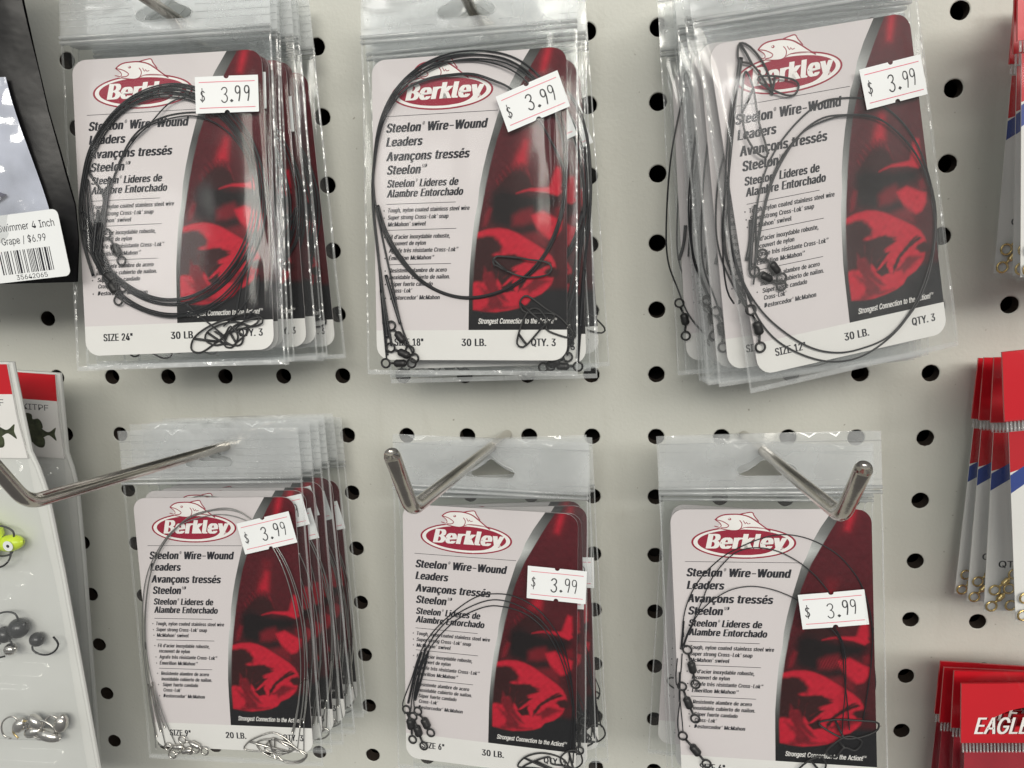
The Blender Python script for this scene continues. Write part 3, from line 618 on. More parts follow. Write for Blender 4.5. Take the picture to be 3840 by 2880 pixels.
def make_bag(seed):
    rnd = random.Random(seed)
    mb = MB()
    nx, nz = 44, 76
    xs = [-HW + 2 * HW * (0.5 - 0.5 * math.cos(math.pi * i / nx)) * 0.35 + 2 * HW * (i / nx) * 0.65 for i in range(nx + 1)]
    xs = [xs[0], xs[0] + 0.45] + xs[1:-1] + [xs[-1] - 0.45, xs[-1]]
    nx += 2
    z1 = 108.2
    creases = [(rnd.choice((-1, 1, 1)) * rnd.uniform(30.0, 35.3), rnd.uniform(12, 85), rnd.uniform(20, 42), rnd.uniform(-0.06, 0.06), rnd.uniform(0.7, 1.4)) for _ in range(8)]

    def wr(x, z, s):
        e = math.exp(-((abs(x) - 32.0) / 3.0) ** 2) * smoothstep(0, 8, z) * (1 - smoothstep(96, 106, z))
        w = 0.38 * e * noise.noise(Vector((x * 0.12, z * 0.055, seed * 3.1 + s)))
        w += 0.30 * noise.noise(Vector((x * 0.045, z * 0.03, seed * 1.7 + 9 + s))) * smoothstep(-5, 6, z)
        for (cx, cz, ln, sl, am) in creases:
            d = (x - cx - sl * (z - cz))
            w += am * math.exp(-(d / 1.1) ** 2) * math.exp(-((z - cz) / ln) ** 2) * 0.7
        return w
    for side in (0, 1):
        V, F, K = [], [], []
        for j in range(nz + 1):
            z = ZB + (z1 - ZB) * j / nz
            for x in xs:
                edge = 1 - (abs(x) / HW) ** 12
                # the sides of a used bag are never ruler straight
                xx = x + 0.25 * noise.noise(Vector((z * 0.05, seed, 0.0))) * (abs(x) / HW) ** 4
                if side == 0:
                    y = bag_front(x, z) - abs(wr(x, z, 0)) * edge * 0.9
                else:
                    y = bag_back(x, z) + wr(x, z, 40) * edge * 0.5
                    y = max(y, 0.5)
                V.append((xx, y, z))
        W_ = nx + 1
        for j in range(nz):
            for i in range(nx):
                q = (j * W_ + i, j * W_ + i + 1, (j + 1) * W_ + i + 1, (j + 1) * W_ + i)
                F.append(q if side == 0 else tuple(reversed(q)))
                K.append(1 if (i < 1 or i >= nx - 1 or j < 1) else 0)
        n0 = len(mb.v)
        mb.v += V
        mb.f += [tuple(a + n0 for a in q) for q in F]
        mb.m += K
    # header with the hang hole
    hole = HOLE
    pts = [Vector(p) for p in hole]
    nh = len(pts)
    gx, gz = 26, 8
    bl = []
    for i in range(gx + 1):
        bl.append(Vector((-HW + 2 * HW * i / gx, z1)))
    for j in range(1, gz + 1):
        bl.append(Vector((HW, z1 + (ZT - z1) * j / gz)))
    for i in range(gx - 1, -1, -1):
        bl.append(Vector((-HW + 2 * HW * i / gx, ZT + 0.2 * math.sin(i * 1.7 + seed))))
    for j in range(gz - 1, 0, -1):
        bl.append(Vector((-HW, z1 + (ZT - z1) * j / gz)))
    nb = len(bl)
    pts += bl
    inner = []
    for i in range(1, gx):
        for j in range(1, gz):
            p = Vector((-HW + 2 * HW * i / gx, z1 + (ZT - z1) * j / gz))
            if abs(p.x) < 11.5 and 110.8 < p.y < 122:
                continue
            inner.append(p)
    pts += inner
    edges = [(i, (i + 1) % nh) for i in range(nh)] + [(nh + i, nh + (i + 1) % nb) for i in range(nb)]
    res = delaunay_2d_cdt(pts, edges, [], 0, 1e-5)
    vv = res[0]

    def in_hole(c):
        ins = False
        for i in range(nh):
            a, b = hole[i], hole[(i + 1) % nh]
            if (a[1] > c.y) != (b[1] > c.y) and c.x < (b[0] - a[0]) * (c.y - a[1]) / (b[1] - a[1]) + a[0]:
                ins = not ins
        return ins
    for side in (0, 1):
        F = []
        for f in res[2]:
            a, b, c = (vv[i] for i in f)
            if in_hole((a + b + c) / 3):
                continue
            cr = (b - a).x * (c - a).y - (b - a).y * (c - a).x
            q = tuple(f) if cr > 0 else tuple(reversed(f))
            F.append(q if side == 0 else tuple(reversed(q)))
        V = []
        for p in vv:
            wv = 0.9 * noise.noise(Vector((p.x * 0.05, p.y * 0.09, seed * 2.3))) * smoothstep(z1, ZT, p.y)
            V.append((p.x, (-0.42 if side == 0 else 0.75) * (1 - 0.55 * smoothstep(z1, z1 + 6, p.y)) + wv, p.y))
        mb.add(V, F, 2)
    return mb


def make_zip(ribs):
    mb = MB()
    for z, r in ((106.3, 0.55), (108.0, 0.6)):
        tube(mb, [(-HW, -0.75, z), (-12, -0.8, z), (12, -0.8, z), (HW, -0.75, z)], r, 6)
        tube(mb, [(-HW, 0.85, z), (HW, 0.85, z)], r * 0.7, 5)
    for z in ((111.6, 114.0, 116.6, 119.2) if ribs else (110.6,)):
        for s in (-1, 1):
            tube(mb, [(s * HW, -0.28, z), (s * 11.0, -0.32, z)], 0.11 if ribs else 0.10, 4)
    for z in ((122.4,) if ribs else (123.6,)):
        tube(mb, [(-HW, -0.28, z), (HW, -0.32, z)], 0.13, 4)
    tube(mb, [(p[0], -0.35, p[1]) for p in HOLE], 0.17, 5, True)
    return mb


CW, CH = 66.0, 100.4


def U(p):
    return (p[0] - CW / 2, p[1])


def interp(curve, v):
    c = sorted(curve, key=lambda q: q[1])
    if v <= c[0][1]:
        a, b = c[0], c[1]
        return c[0][0]
    if v >= c[-1][1]:
        a, b = c[-2], c[-1]
        return b[0] + (b[0] - a[0]) * (v - b[1]) / (b[1] - a[1])
    for a, b in zip(c, c[1:]):
        if a[1] <= v <= b[1]:
            t = (v - a[1]) / max(1e-6, b[1] - a[1])
            return a[0] + (b[0] - a[0]) * t


ART = [('M',3.0,[(59.5,101.1),(62.2,100.9),(61.2,96.4),(59.8,92.5),(56.2,92.4),(57.1,96.4)]),('R',1.6,[(59.8,100.8),(61.0,100.6),(60.2,97.0),(58.8,93.1),(57.8,93.5),(58.4,97.2)]),('M',2.5,[(51.8,76.4),(54.9,75.7),(53.6,70.8),(53.0,64.1),(48.1,63.7),(49.4,68.1),(51.2,73.0)]),('R',2.0,[(52.4,71.4),(53.3,71.1),(52.4,64.4),(49.3,64.3),(50.0,66.9),(51.5,69.2)]),('M',0.25,[(42.4,59.5),(42.8,59.5),(43.9,57.1),(43.3,57.1)]),('M',0.25,[(43.4,61.0),(43.7,61.0),(45.4,58.5),(44.8,58.5)]),('M',0.25,[(44.4,62.4),(44.8,62.4),(46.7,60.0),(46.1,60.0)]),('M',0.25,[(45.7,63.8),(46.1,63.8),(47.9,61.4),(47.3,61.4)]),('M',0.25,[(47.4,64.3),(47.8,64.3),(49.1,61.9),(48.5,61.9)]),('M',0.25,[(49.2,64.8),(49.6,64.8),(50.4,62.2),(49.8,62.2)]),('M',0.25,[(50.8,64.5),(51.1,64.5),(51.7,61.8),(51.1,61.8)]),('M',0.25,[(51.7,63.9),(52.0,63.8),(54.3,59.0),(53.7,59.1)]),('M',0.25,[(52.6,63.5),(52.9,63.5),(55.1,57.0),(54.4,57.0)]),('D',1.2,[(41.9,55.4),(42.8,57.1),(45.0,59.4),(48.1,61.7),(51.2,61.8),(53.6,59.7),(55.2,56.7),(51.1,55.1)]),('K',2.0,[(41.3,55.5),(45.2,56.5),(49.3,55.2),(53.4,54.2),(62.2,53.7),(63.9,52.1),(61.6,49.6),(58.1,49.0),(54.6,48.4),(54.0,45.3),(56.7,42.4),(50.4,42.2),(45.4,43.7),(40.9,45.1),(40.3,48.6)]),('M',1.5,[(48.1,47.5),(51.0,49.1),(54.3,49.8),(55.2,48.1),(54.8,45.3),(51.6,44.2),(48.0,44.3)]),('M',0.8,[(40.0,50.6),(41.2,50.0),(40.0,46.3),(39.1,44.6),(37.9,44.3),(38.5,47.8)]),('R',0.8,[(62.6,62.8),(64.1,62.2),(64.3,56.3),(63.2,55.8),(60.4,56.2),(61.4,59.4)]),('R',0.5,[(49.3,54.7),(51.7,55.6),(54.0,56.1),(59.3,56.2),(63.6,56.6),(64.5,54.6),(63.0,53.4),(59.3,54.7),(53.4,55.4)]),('R',0.7,[(54.3,47.4),(58.1,48.7),(61.6,46.8),(64.5,45.5),(64.2,42.7),(62.4,40.2),(60.1,39.5),(57.8,40.6),(56.6,42.6),(55.1,45.2)]),('M',0.8,[(62.4,49.3),(64.2,50.1),(64.8,47.0),(62.4,46.6)]),('M',1.5,[(51.6,40.8),(56.9,42.1),(59.2,40.0),(59.2,37.1),(55.7,38.4)]),('R',0.5,[(36.0,42.4),(39.7,43.4),(43.6,43.6),(46.8,43.0),(49.8,41.7),(52.8,39.9),(56.0,37.9),(58.9,36.0),(61.0,34.0),(62.1,31.9),(62.5,29.6),(61.8,27.3),(60.9,25.1),(59.8,23.6),(57.7,21.8),(54.4,20.4),(52.9,18.5),(50.2,17.3),(46.7,16.5),(42.1,15.9),(38.2,16.1),(34.2,16.8),(34.0,25.8),(34.7,31.3),(35.4,37.1)]),('D',0.9,[(35.4,40.6),(39.0,41.3),(41.4,41.0),(43.2,39.6),(44.6,37.5),(44.0,35.8),(41.1,35.0),(42.6,34.1),(41.4,32.3),(41.6,29.7),(39.5,28.7),(38.5,28.3),(38.0,26.1),(34.0,25.9),(34.1,31.3)]),('D',0.6,[(41.5,34.4),(48.7,35.0),(49.7,34.4),(52.1,33.6),(50.0,31.9),(48.1,32.2),(44.1,31.6),(42.8,27.4),(41.5,25.2),(40.5,28.8)]),('M',0.8,[(38.8,28.6),(41.2,29.2),(43.1,24.0),(46.8,19.3),(44.5,19.7),(40.5,23.7)]),('D',0.4,[(43.3,29.1),(46.1,29.9),(48.7,30.6),(46.8,28.5),(43.5,26.4)]),('D',0.4,[(43.8,24.1),(46.4,25.2),(48.1,26.6),(47.4,24.5),(48.7,22.8),(46.1,22.6)]),('D',0.5,[(49.7,22.4),(50.0,24.5),(51.7,27.0),(54.6,29.7),(58.2,32.5),(59.8,32.8),(56.5,29.9),(53.3,27.6),(51.4,25.0)]),('D',0.6,[(59.1,29.9),(61.7,30.5),(62.4,28.9),(60.8,27.4),(58.5,28.5)]),('M',0.5,[(50.1,23.1),(53.3,24.8),(56.6,26.9),(55.9,25.5),(51.7,23.0)]),('M',1.0,[(36.2,24.6),(38.8,23.5),(42.8,19.8),(45.1,17.4),(40.2,19.5)]),('M',1.2,[(35.1,16.2),(41.8,19.0),(44.1,18.0),(38.5,15.6)]),('D',0.6,[(43.3,31.5),(46.8,33.1),(50.2,33.5),(52.2,32.5),(48.6,30.8),(45.5,28.5),(43.9,25.6),(42.5,27.3)]),('D',0.45,[(43.3,26.2),(47.6,29.6),(49.6,29.5),(46.5,26.8),(44.3,24.6)]),('D',0.4,[(44.3,24.0),(47.4,26.4),(48.4,23.6),(45.5,22.4)]),('D',0.4,[(50.1,24.4),(51.9,27.4),(55.8,30.4),(60.3,32.4),(61.0,31.8),(56.2,29.4),(52.7,26.8),(51.1,24.1)]),('D',0.6,[(58.9,29.0),(61.9,30.4),(63.8,29.4),(62.5,26.8),(59.9,27.3)]),('M',0.7,[(38.3,31.2),(40.1,27.9),(41.6,23.0),(44.8,18.8),(43.5,17.8),(40.0,21.9),(37.8,26.8)]),('M',0.9,[(52.6,24.2),(55.8,27.0),(60.7,26.0),(57.5,24.4),(53.4,21.8)]),('M',0.8,[(40.1,20.9),(44.3,17.9),(49.5,17.7),(43.5,16.6),(39.3,18.4)])]
STRIPE_L = [(53.6,99.7),(49.8,94.0),(46.9,88.7),(45.0,83.6),(43.4,80.6),(41.5,74.6),(39.8,69.1),(38.2,63.0),(36.9,56.9),(36.4,52.4),(35.2,46.9),(34.5,42.1),(33.8,35.2),(33.2,28.7),(33.0,22.8),(32.7,10.5)]
STRIPE_R = [(57.1,99.4),(54.9,96.0),(52.7,92.3),(49.8,87.2),(46.6,81.5),(44.7,76.8),(43.1,72.7),(41.8,68.3),(40.5,63.6),(39.2,58.1),(38.2,53.2),(37.2,48.4),(36.4,43.6),(35.5,38.1),(34.8,31.2),(34.4,24.4),(34.2,16.8)]
WIRES = {1:[{'w':[[(-25.7,32.9),(-27.3,41.6),(-23.8,53.3),(-29.2,63.9),(-25.9,72.2),(-20.9,79.2),(-14.8,84.7),(-7.7,88.1),(-0.2,89.5),(7.4,88.6),(14.5,85.5),(20.7,80.4),(25.6,73.7),(29.0,65.8),(30.7,57.0),(30.5,48.0),(28.5,39.2),(24.8,31.4),(19.5,24.7),(13.0,19.7),(5.7,16.8),(-1.9,16.1),(-9.4,17.6),(-16.3,21.3),(-22.3,26.9),(-26.9,34.2),(-29.8,42.7),(-30.8,51.7),(-29.9,60.8),(-28.1,34.5)],[(-24.9,32.0),(-25.2,41.5),(-21.2,57.1),(-13.0,73.1),(-2.1,79.5),(10.9,80.5),(19.6,77.6),(26.4,68.7),(29.8,56.1),(29.2,42.9),(23.6,25.2),(20.6,12.8)]],'sleeve':[[(-22.4,57.1),(-24.6,45.4),(-27.1,34.1)]],'swivel':[[(-22.9,41.3),(-19.9,35.6),(-17.6,29.2)]],'snap':[[(4.5,0.9),(5.7,4.6),(9.9,7.8),(15.7,10.3),(22.2,12.0),(26.6,12.2),(28.6,10.6),(26.8,8.3),(19.5,6.6),(13.7,3.3),(7.9,-0.1),(4.5,0.9)],[(16.1,2.0),(18.3,6.7),(22.0,8.9),(24.4,8.0),(23.9,5.7),(20.1,2.6),(18.5,1.1),(16.1,2.0)]]},{'w':[[(-24.3,28.1),(-30.4,37.8),(-31.3,51.3),(-30.3,59.7),(-28.1,67.9),(-24.2,75.1),(-19.1,81.2),(-12.9,85.5),(-5.9,88.1),(1.2,88.7),(8.2,87.3),(14.7,84.0),(20.4,78.9),(24.9,72.4),(27.9,64.9),(29.3,56.7),(29.1,48.3),(27.2,40.1),(23.6,32.8),(18.7,26.5),(12.8,21.7),(6.0,18.7),(-1.1,17.6),(-8.3,18.6),(-15.1,21.7),(-21.0,26.4),(-25.8,32.8),(-29.1,40.3),(-30.7,48.6),(-21.9,26.4)],[(-26.6,32.1),(-23.2,49.3),(-17.5,64.7),(-8.8,75.2),(0.3,78.6),(10.8,78.8),(20.2,73.7),(27.0,64.0),(29.9,50.7),(28.6,38.3),(25.1,23.6),(23.7,10.4)]],'sleeve':[[(-21.0,60.2),(-23.3,47.0),(-25.8,33.7)]],'swivel':[[(-26.1,32.1),(-22.3,26.4),(-18.1,22.9)]],'snap':[[(9.8,3.8),(10.6,6.5),(14.8,8.8),(20.5,9.7),(26.0,7.9),(29.7,9.0),(29.2,10.9),(24.5,9.9),(19.6,7.8),(22.7,4.9),(21.3,1.8),(16.1,2.4),(12.8,2.1),(9.8,3.8)]]},{'w':[[(-28.4,27.4),(-31.2,38.6),(-31.8,49.7),(-29.8,61.0),(-27.0,69.5),(-22.7,76.9),(-17.1,83.0),(-10.6,87.3),(-3.4,89.7),(3.9,90.1),(11.1,88.3),(17.6,84.6),(23.4,79.1),(27.9,72.1),(30.9,64.0),(32.4,55.3),(32.2,46.3),(30.3,37.6),(26.8,29.6),(22.0,22.7),(16.0,17.3),(9.2,13.7),(1.9,12.2),(-5.5,12.7),(-12.6,15.3),(-18.9,20.0),(-24.2,26.3),(-28.1,34.0),(-30.5,42.6),(-22.9,22.5)],[(-20.6,20.0),(-15.8,16.6),(-7.8,13.2),(0.3,12.1),(11.8,14.0),(20.1,19.1),(25.3,27.5)],[(-13.1,71.5),(-6.3,76.7),(2.1,84.0),(11.9,85.8)],[(28.5,26.6),(26.9,19.6),(23.1,14.3),(16.4,8.3)],[(29.4,25.0),(28.4,17.2),(25.8,11.9),(19.5,6.6)],[(3.8,16.6),(7.7,12.6),(11.6,9.3),(16.2,5.2)]],'sleeve':[[(-25.2,49.4),(-26.7,41.6),(-27.7,34.5)]],'swivel':[[(-22.9,23.6),(-21.3,22.8),(-19.8,18.4)]],'snap':[[(13.1,6.8),(16.2,5.2),(18.8,8.2),(21.1,5.0),(19.3,1.9),(16.1,3.6),(14.6,6.0),(13.1,6.8)]]}],2:[{'w':[[(-29.4,0.4),(-30.7,19.5),(-31.6,35.2),(-33.0,50.9),(-32.9,64.9),(-30.8,78.6),(-25.7,89.0),(-17.4,96.4),(-6.9,100.4),(4.1,100.9),(14.9,98.4),(23.3,92.5),(29.3,83.5),(32.7,72.3),(33.0,59.1),(31.5,46.5),(26.9,35.5),(19.9,27.3),(11.2,22.5),(0.9,20.5),(-8.8,22.2),(-17.7,27.2),(-25.0,35.1),(-29.4,43.0),(-31.9,52.4)]],'sleeve':[[(-31.2,31.5),(-30.6,25.0),(-30.0,12.2)]],'swivel':[[(-29.4,-1.1),(-24.2,-1.1),(-17.3,-0.9)]],'snap':[[(19.5,15.8),(17.6,18.9),(19.2,21.2),(21.4,20.5),(26.2,16.9),(31.0,13.9),(34.9,9.4),(34.5,7.8),(32.6,7.7),(27.2,9.6),(26.2,11.3),(28.8,15.1)]]},{'w':[[(-19.7,2.0),(-23.7,12.3),(-27.2,28.9),(-30.2,43.0),(-32.4,54.8),(-32.5,66.4),(-30.0,78.2),(-24.0,88.9),(-15.8,95.2),(-6.2,99.0),(4.1,99.6),(14.1,97.2),(22.5,91.2),(28.6,82.1),(31.9,70.9),(32.4,59.1),(30.9,47.3),(26.3,35.9),(19.3,27.9),(10.9,23.0),(0.9,21.1),(-8.3,22.7),(-17.0,27.5),(-24.1,35.5),(-28.8,43.8),(-31.3,52.4)]],'sleeve':[[(-28.8,28.9),(-26.6,21.0),(-23.9,12.2)]],'swivel':[[(-27.1,11.7),(-24.0,7.8),(-20.6,3.3)]],'snap':[[(16.6,5.6),(17.2,8.8),(19.1,14.2),(21.4,17.0),(24.0,16.7),(26.2,14.1),(26.9,12.7),(24.9,10.7),(19.8,5.2),(17.8,4.5),(16.6,5.6)]]},{'w':[[(-27.2,6.0),(-29.8,23.4),(-31.6,39.2),(-32.8,52.5),(-32.3,64.8),(-28.7,79.3),(-21.6,89.1),(-13.4,92.8),(-5.4,93.7),(2.5,93.4),(10.2,90.5),(15.6,87.4),(22.5,80.2),(27.8,71.1),(31.9,62.1),(31.9,56.2)],[(-19.1,93.9),(-11.0,97.1),(-3.8,98.0),(5.6,97.3),(14.9,93.9),(21.7,88.3),(27.0,80.7)]],'sleeve':[[(-30.5,23.7),(-29.7,17.1),(-28.7,7.6)]],'swivel':[[(-27.4,4.3),(-22.7,2.2),(-19.0,0.7)]],'snap':[[(9.2,31.4),(8.8,33.3),(9.9,34.3),(16.7,33.7),(20.5,33.0),(26.3,32.1),(28.2,30.4),(27.2,28.2),(23.1,27.3),(18.2,27.6),(13.4,29.4),(10.2,31.2)]]}],3:[{'w':[[(-28.3,36.9),(-25.5,51.8),(-20.1,63.2),(-11.6,71.9),(-1.0,78.1),(7.1,78.6),(16.5,76.5),(24.6,69.9),(30.0,60.5),(32.8,48.8),(33.4,37.3),(30.6,26.3),(24.4,13.6),(15.4,4.5),(3.6,-0.9),(-6.5,-1.2),(-15.9,2.3),(-24.8,8.8),(-30.0,16.5),(-32.9,25.8),(-35.5,36.8),(-34.6,51.3),(-31.4,70.9),(-26.6,87.8),(-23.9,95.1)]],'sleeve':[[(-28.3,47.9),(-29.5,41.5),(-31.6,36.0)]],'swivel':[[(-32.9,20.9),(-31.5,14.9),(-31.7,8.9)]],'snap':[[(-24.6,96.6),(-23.4,99.4),(-20.7,98.1),(-17.5,93.8),(-15.6,88.9),(-15.4,83.2),(-17.7,87.8),(-20.8,92.6),(-24.4,94.2),(-24.6,96.6)]]},{'w':[[(-29.6,34.1),(-24.9,48.0),(-18.0,61.4),(-8.7,70.0),(0.6,73.0),(9.5,72.9),(18.8,69.6),(26.0,61.9),(31.0,52.5),(33.0,40.4),(32.3,31.4),(28.6,22.1),(22.0,11.7),(12.3,3.5),(1.0,1.2),(-8.1,2.2),(-16.6,6.3),(-25.1,14.2),(-30.7,22.2),(-34.0,31.3),(-35.3,42.6),(-34.1,57.0),(-30.1,73.6),(-24.5,93.8)]],'sleeve':[[(-26.3,52.0),(-29.2,41.5),(-31.2,33.0)]],'swivel':[[(-32.0,33.9),(-26.7,29.8),(-22.0,26.3)]],'snap':[[(-19.5,88.8),(-14.5,88.2),(-8.5,86.3),(-6.8,84.4),(-8.4,82.1),(-11.5,82.2),(-15.9,84.4),(-19.4,87.1),(-19.5,88.8)]]},{'w':[[(-30.9,28.4),(-26.6,42.5),(-20.2,57.4),(-11.3,68.2),(-2.6,73.3),(6.3,73.4),(17.3,70.6),(26.7,61.1),(31.5,49.8),(32.8,37.4),(29.7,24.2),(22.9,12.3),(13.6,3.7)],[(-24.2,95.2),(-30.6,77.9),(-35.1,57.2),(-38.6,39.6),(-39.2,28.6),(-37.6,23.8)],[(-23.6,95.1),(-29.8,76.4),(-34.1,57.0),(-35.4,41.9),(-34.0,31.3),(-32.1,23.4)]],'sleeve':[[(-24.2,95.2),(-27.9,84.5),(-31.1,73.7)]],'swivel':[[(-26.7,36.9),(-23.6,32.1),(-22.4,29.0)]],'snap':[[(-23.4,90.9),(-21.9,85.7),(-21.5,76.4),(-20.2,67.6),(-21.3,65.3),(-24.1,67.5),(-26.4,72.9),(-26.5,79.4),(-24.9,86.9),(-23.4,90.9)]]}],4:[{'w':[[(-28.6,-1.0),(-30.4,13.7),(-33.2,29.2),(-33.0,47.8),(-29.4,67.3),(-23.2,80.4),(-13.8,90.3),(-3.4,94.8),(7.0,95.7),(15.4,92.2),(24.2,81.5),(29.7,68.3),(32.4,51.1),(32.1,33.1),(29.6,15.9),(26.4,0.5)]],'sleeve':[[(-32.3,25.1),(-31.4,14.7),(-30.0,6.4)],[(31.9,30.1),(30.6,21.0),(28.5,10.8)]],'swivel':[[(-31.0,-1.3),(-22.9,0.9),(-18.2,-0.5)]],'snap':[[(5.2,0.6),(7.4,4.3),(12.9,7.1),(17.6,8.1),(22.1,5.9),(25.0,3.0),(23.8,0.4),(15.4,0.2),(5.2,0.6)]]},{'w':[[(-33.0,-1.1),(-32.6,13.6),(-34.2,30.2),(-33.9,47.8),(-30.8,66.2),(-25.0,78.4),(-15.5,88.9),(-4.6,93.1),(5.8,94.0),(15.8,90.3),(23.2,81.5),(28.2,68.8),(30.9,52.0),(31.0,34.1),(28.4,16.9),(22.6,-0.7)]],'sleeve':[[(-33.5,26.1),(-33.2,15.7),(-32.2,4.2)],[(30.6,29.1),(28.6,18.9),(25.5,8.6)]],'swivel':[[(-25.4,-2.4),(-19.2,-0.5),(-12.2,0.3)]],'snap':[[(10.5,3.9),(15.9,5.7),(23.1,4.4),(27.9,0.6),(29.8,-1.4),(24.5,-3.7),(17.3,-2.5),(12.3,-0.2),(10.5,3.9)]]},{'w':[[(-23.2,-1.8),(-28.1,14.8),(-31.9,31.4),(-32.2,47.9),(-28.2,68.3),(-21.5,81.4),(-11.0,92.3),(-0.2,96.0),(9.1,96.2),(16.9,91.2),(25.7,81.5),(31.0,68.3),(33.7,51.1),(33.3,33.2),(30.9,14.9),(29.2,0.6)]],'sleeve':[[(-31.2,27.2),(-29.5,16.9),(-27.6,8.6)],[(33.1,30.2),(32.0,21.1),(30.5,12.9)]],'swivel':[[(-20.4,4.1),(-15.2,2.3),(-11.3,-0.2)]],'snap':[[(13.4,1.4),(18.0,6.3),(17.7,0.1),(21.4,-3.9),(27.6,-3.6),(30.4,-0.4),(25.9,1.5),(19.5,-0.9),(13.4,1.4)]]}],5:[{'w':[[(-33.1,17.9),(-33.9,22.2),(-30.2,32.4),(-26.5,43.4),(-21.2,52.2),(-12.4,61.2),(-4.7,66.8),(2.0,68.7),(9.5,68.6),(17.0,65.5),(22.7,60.1),(27.7,52.2),(30.6,41.5),(31.7,31.4),(31.4,18.6),(30.5,6.3)]],'sleeve':[[(-26.1,43.5),(-28.9,34.4),(-31.7,22.5)]],'swivel':[[(-32.2,20.2),(-30.6,14.6),(-29.9,8.3)]],'snap':[[(11.4,2.5),(13.8,6.6),(18.8,9.0),(23.9,9.0),(28.4,7.4),(30.1,4.5),(23.9,3.0),(17.2,2.7),(11.4,2.5)]]},{'w':[[(-30.4,20.0),(-29.9,25.4),(-28.0,34.5),(-23.9,45.4),(-18.5,53.8),(-11.6,60.2),(-1.4,65.8),(6.2,66.7),(14.5,64.0),(21.1,59.1),(26.0,52.0),(29.8,42.3),(32.1,30.6),(32.5,18.7),(32.1,6.6)]],'sleeve':[[(-24.3,45.4),(-26.6,36.4),(-29.0,24.6)]],'swivel':[[(-29.5,17.8),(-27.6,12.2),(-25.4,6.4)]],'snap':[[(13.0,2.1),(18.0,6.0),(23.4,8.2),(24.0,5.5),(28.0,5.2),(31.3,4.5),(27.2,2.4),(18.9,1.3),(13.0,2.1)]]},{'w':[[(-29.0,21.0),(-29.0,26.4),(-27.1,34.5),(-23.0,44.6),(-17.7,52.1),(-10.7,58.8),(-1.4,63.7),(5.4,64.5),(13.7,62.7),(20.3,58.2),(25.2,51.5),(29.0,42.2),(31.1,32.2),(33.2,20.5),(34.2,10.3)]],'sleeve':[[(-23.0,44.6),(-25.3,35.6),(-28.5,24.6)]],'swivel':[[(-27.5,20.3),(-24.4,15.8),(-21.6,9.4)]],'snap':[[(27.6,8.6),(30.5,11.5),(34.2,11.2),(35.4,7.0),(32.2,4.1),(28.4,5.2),(27.6,8.6)]]}],6:[{'w':[[(-30.1,54.4),(-30.0,60.3),(-28.6,66.2),(-26.3,71.4),(-22.9,76.6),(-20.1,79.6),(-15.1,84.0),(-8.9,87.6),(-2.1,90.5),(4.5,91.8),(11.1,90.9),(17.1,88.3),(22.2,84.7),(26.2,79.9),(29.0,75.1),(31.1,68.5),(32.2,61.8),(32.4,56.6)],[(32.6,59.9),(31.6,46.0),(29.6,31.9),(28.7,26.6)],[(-32.6,46.5),(-33.5,39.8),(-33.4,36.4)],[(-30.9,48.2),(-31.6,41.5),(-32.4,38.1)]],'sleeve':[[(-29.9,60.3),(-30.4,55.7),(-31.2,49.9)]],'swivel':[[(-29.0,50.0),(-27.6,43.6),(-26.7,37.4)]],'snap':[[(14.5,25.5),(19.6,27.1),(26.2,27.2),(32.7,26.8),(33.8,25.3),(32.6,23.2),(27.9,21.2),(22.4,20.6),(16.6,23.4),(14.5,25.5)]]},{'w':[[(-29.6,53.6),(-26.0,61.9),(-23.3,67.5),(-21.4,72.3),(-18.4,77.8),(-13.1,84.0),(-8.9,86.5),(-3.9,87.3),(2.7,86.1),(9.2,82.5),(14.0,78.3),(17.1,74.5),(18.4,72.7),(19.9,68.5),(20.6,59.7),(22.1,55.5),(23.0,49.1)],[(22.8,52.8),(23.1,41.6),(23.8,33.6),(24.3,23.5)],[(-32.4,30.5),(-33.6,22.8),(-33.3,18.6)],[(-32.3,30.5),(-31.9,22.9),(-31.8,19.6)]],'sleeve':[[(-31.9,41.5),(-32.3,36.4),(-32.5,30.5)]],'swivel':[[(-31.4,36.5),(-29.5,30.5),(-27.3,24.7)]],'snap':[[(16.4,15.6),(20.6,20.0),(24.3,21.5),(28.2,19.7),(26.0,16.3),(22.4,17.3),(19.3,13.8),(16.4,15.6)]]},{'w':[[(-29.4,54.4),(-25.6,61.9),(-22.3,66.0),(-18.4,69.4),(-12.8,72.6),(-6.0,73.8),(0.7,72.7),(7.2,70.0),(10.4,67.6),(15.5,63.1),(20.0,58.6),(22.4,54.4),(23.6,49.1)],[(21.1,58.7),(23.2,52.8),(23.4,41.6),(22.3,29.4),(21.7,21.3)]],'sleeve':[[(-26.6,60.0),(-28.7,55.8),(-30.5,50.8)]],'swivel':[[(-31.9,18.1),(-27.7,13.0),(-24.0,8.2)]],'snap':[[(7.3,8.4),(11.2,12.4),(14.9,13.5),(16.3,10.7),(14.8,7.7),(11.0,7.0),(7.3,8.4)]]}]}
POSES = {1: [0.09124, -0.06065, 0.02188, -0.19785, -0.02211, 0.06169], 2: [0.18983, -0.05237, 0.01691, -0.1542, 0.00019, -0.0825], 3: [0.31412, -0.05136, 0.01792, -0.08524, -0.15913, 0.30683], 4: [0.08985, -0.05435, -0.13712, -0.12255, -0.03398, -0.03608], 5: [0.19026, -0.05226, -0.14053, -0.11364, 0.01363, -0.09445], 6: [0.29445, -0.05987, -0.13631, -0.12487, -0.05261, -0.10468]}


INK = {'R': (0.46, 0.012, 0.030), 'M': (0.15, 0.008, 0.015), 'D': (0.032, 0.008, 0.009), 'K': (0.010, 0.007, 0.008)}


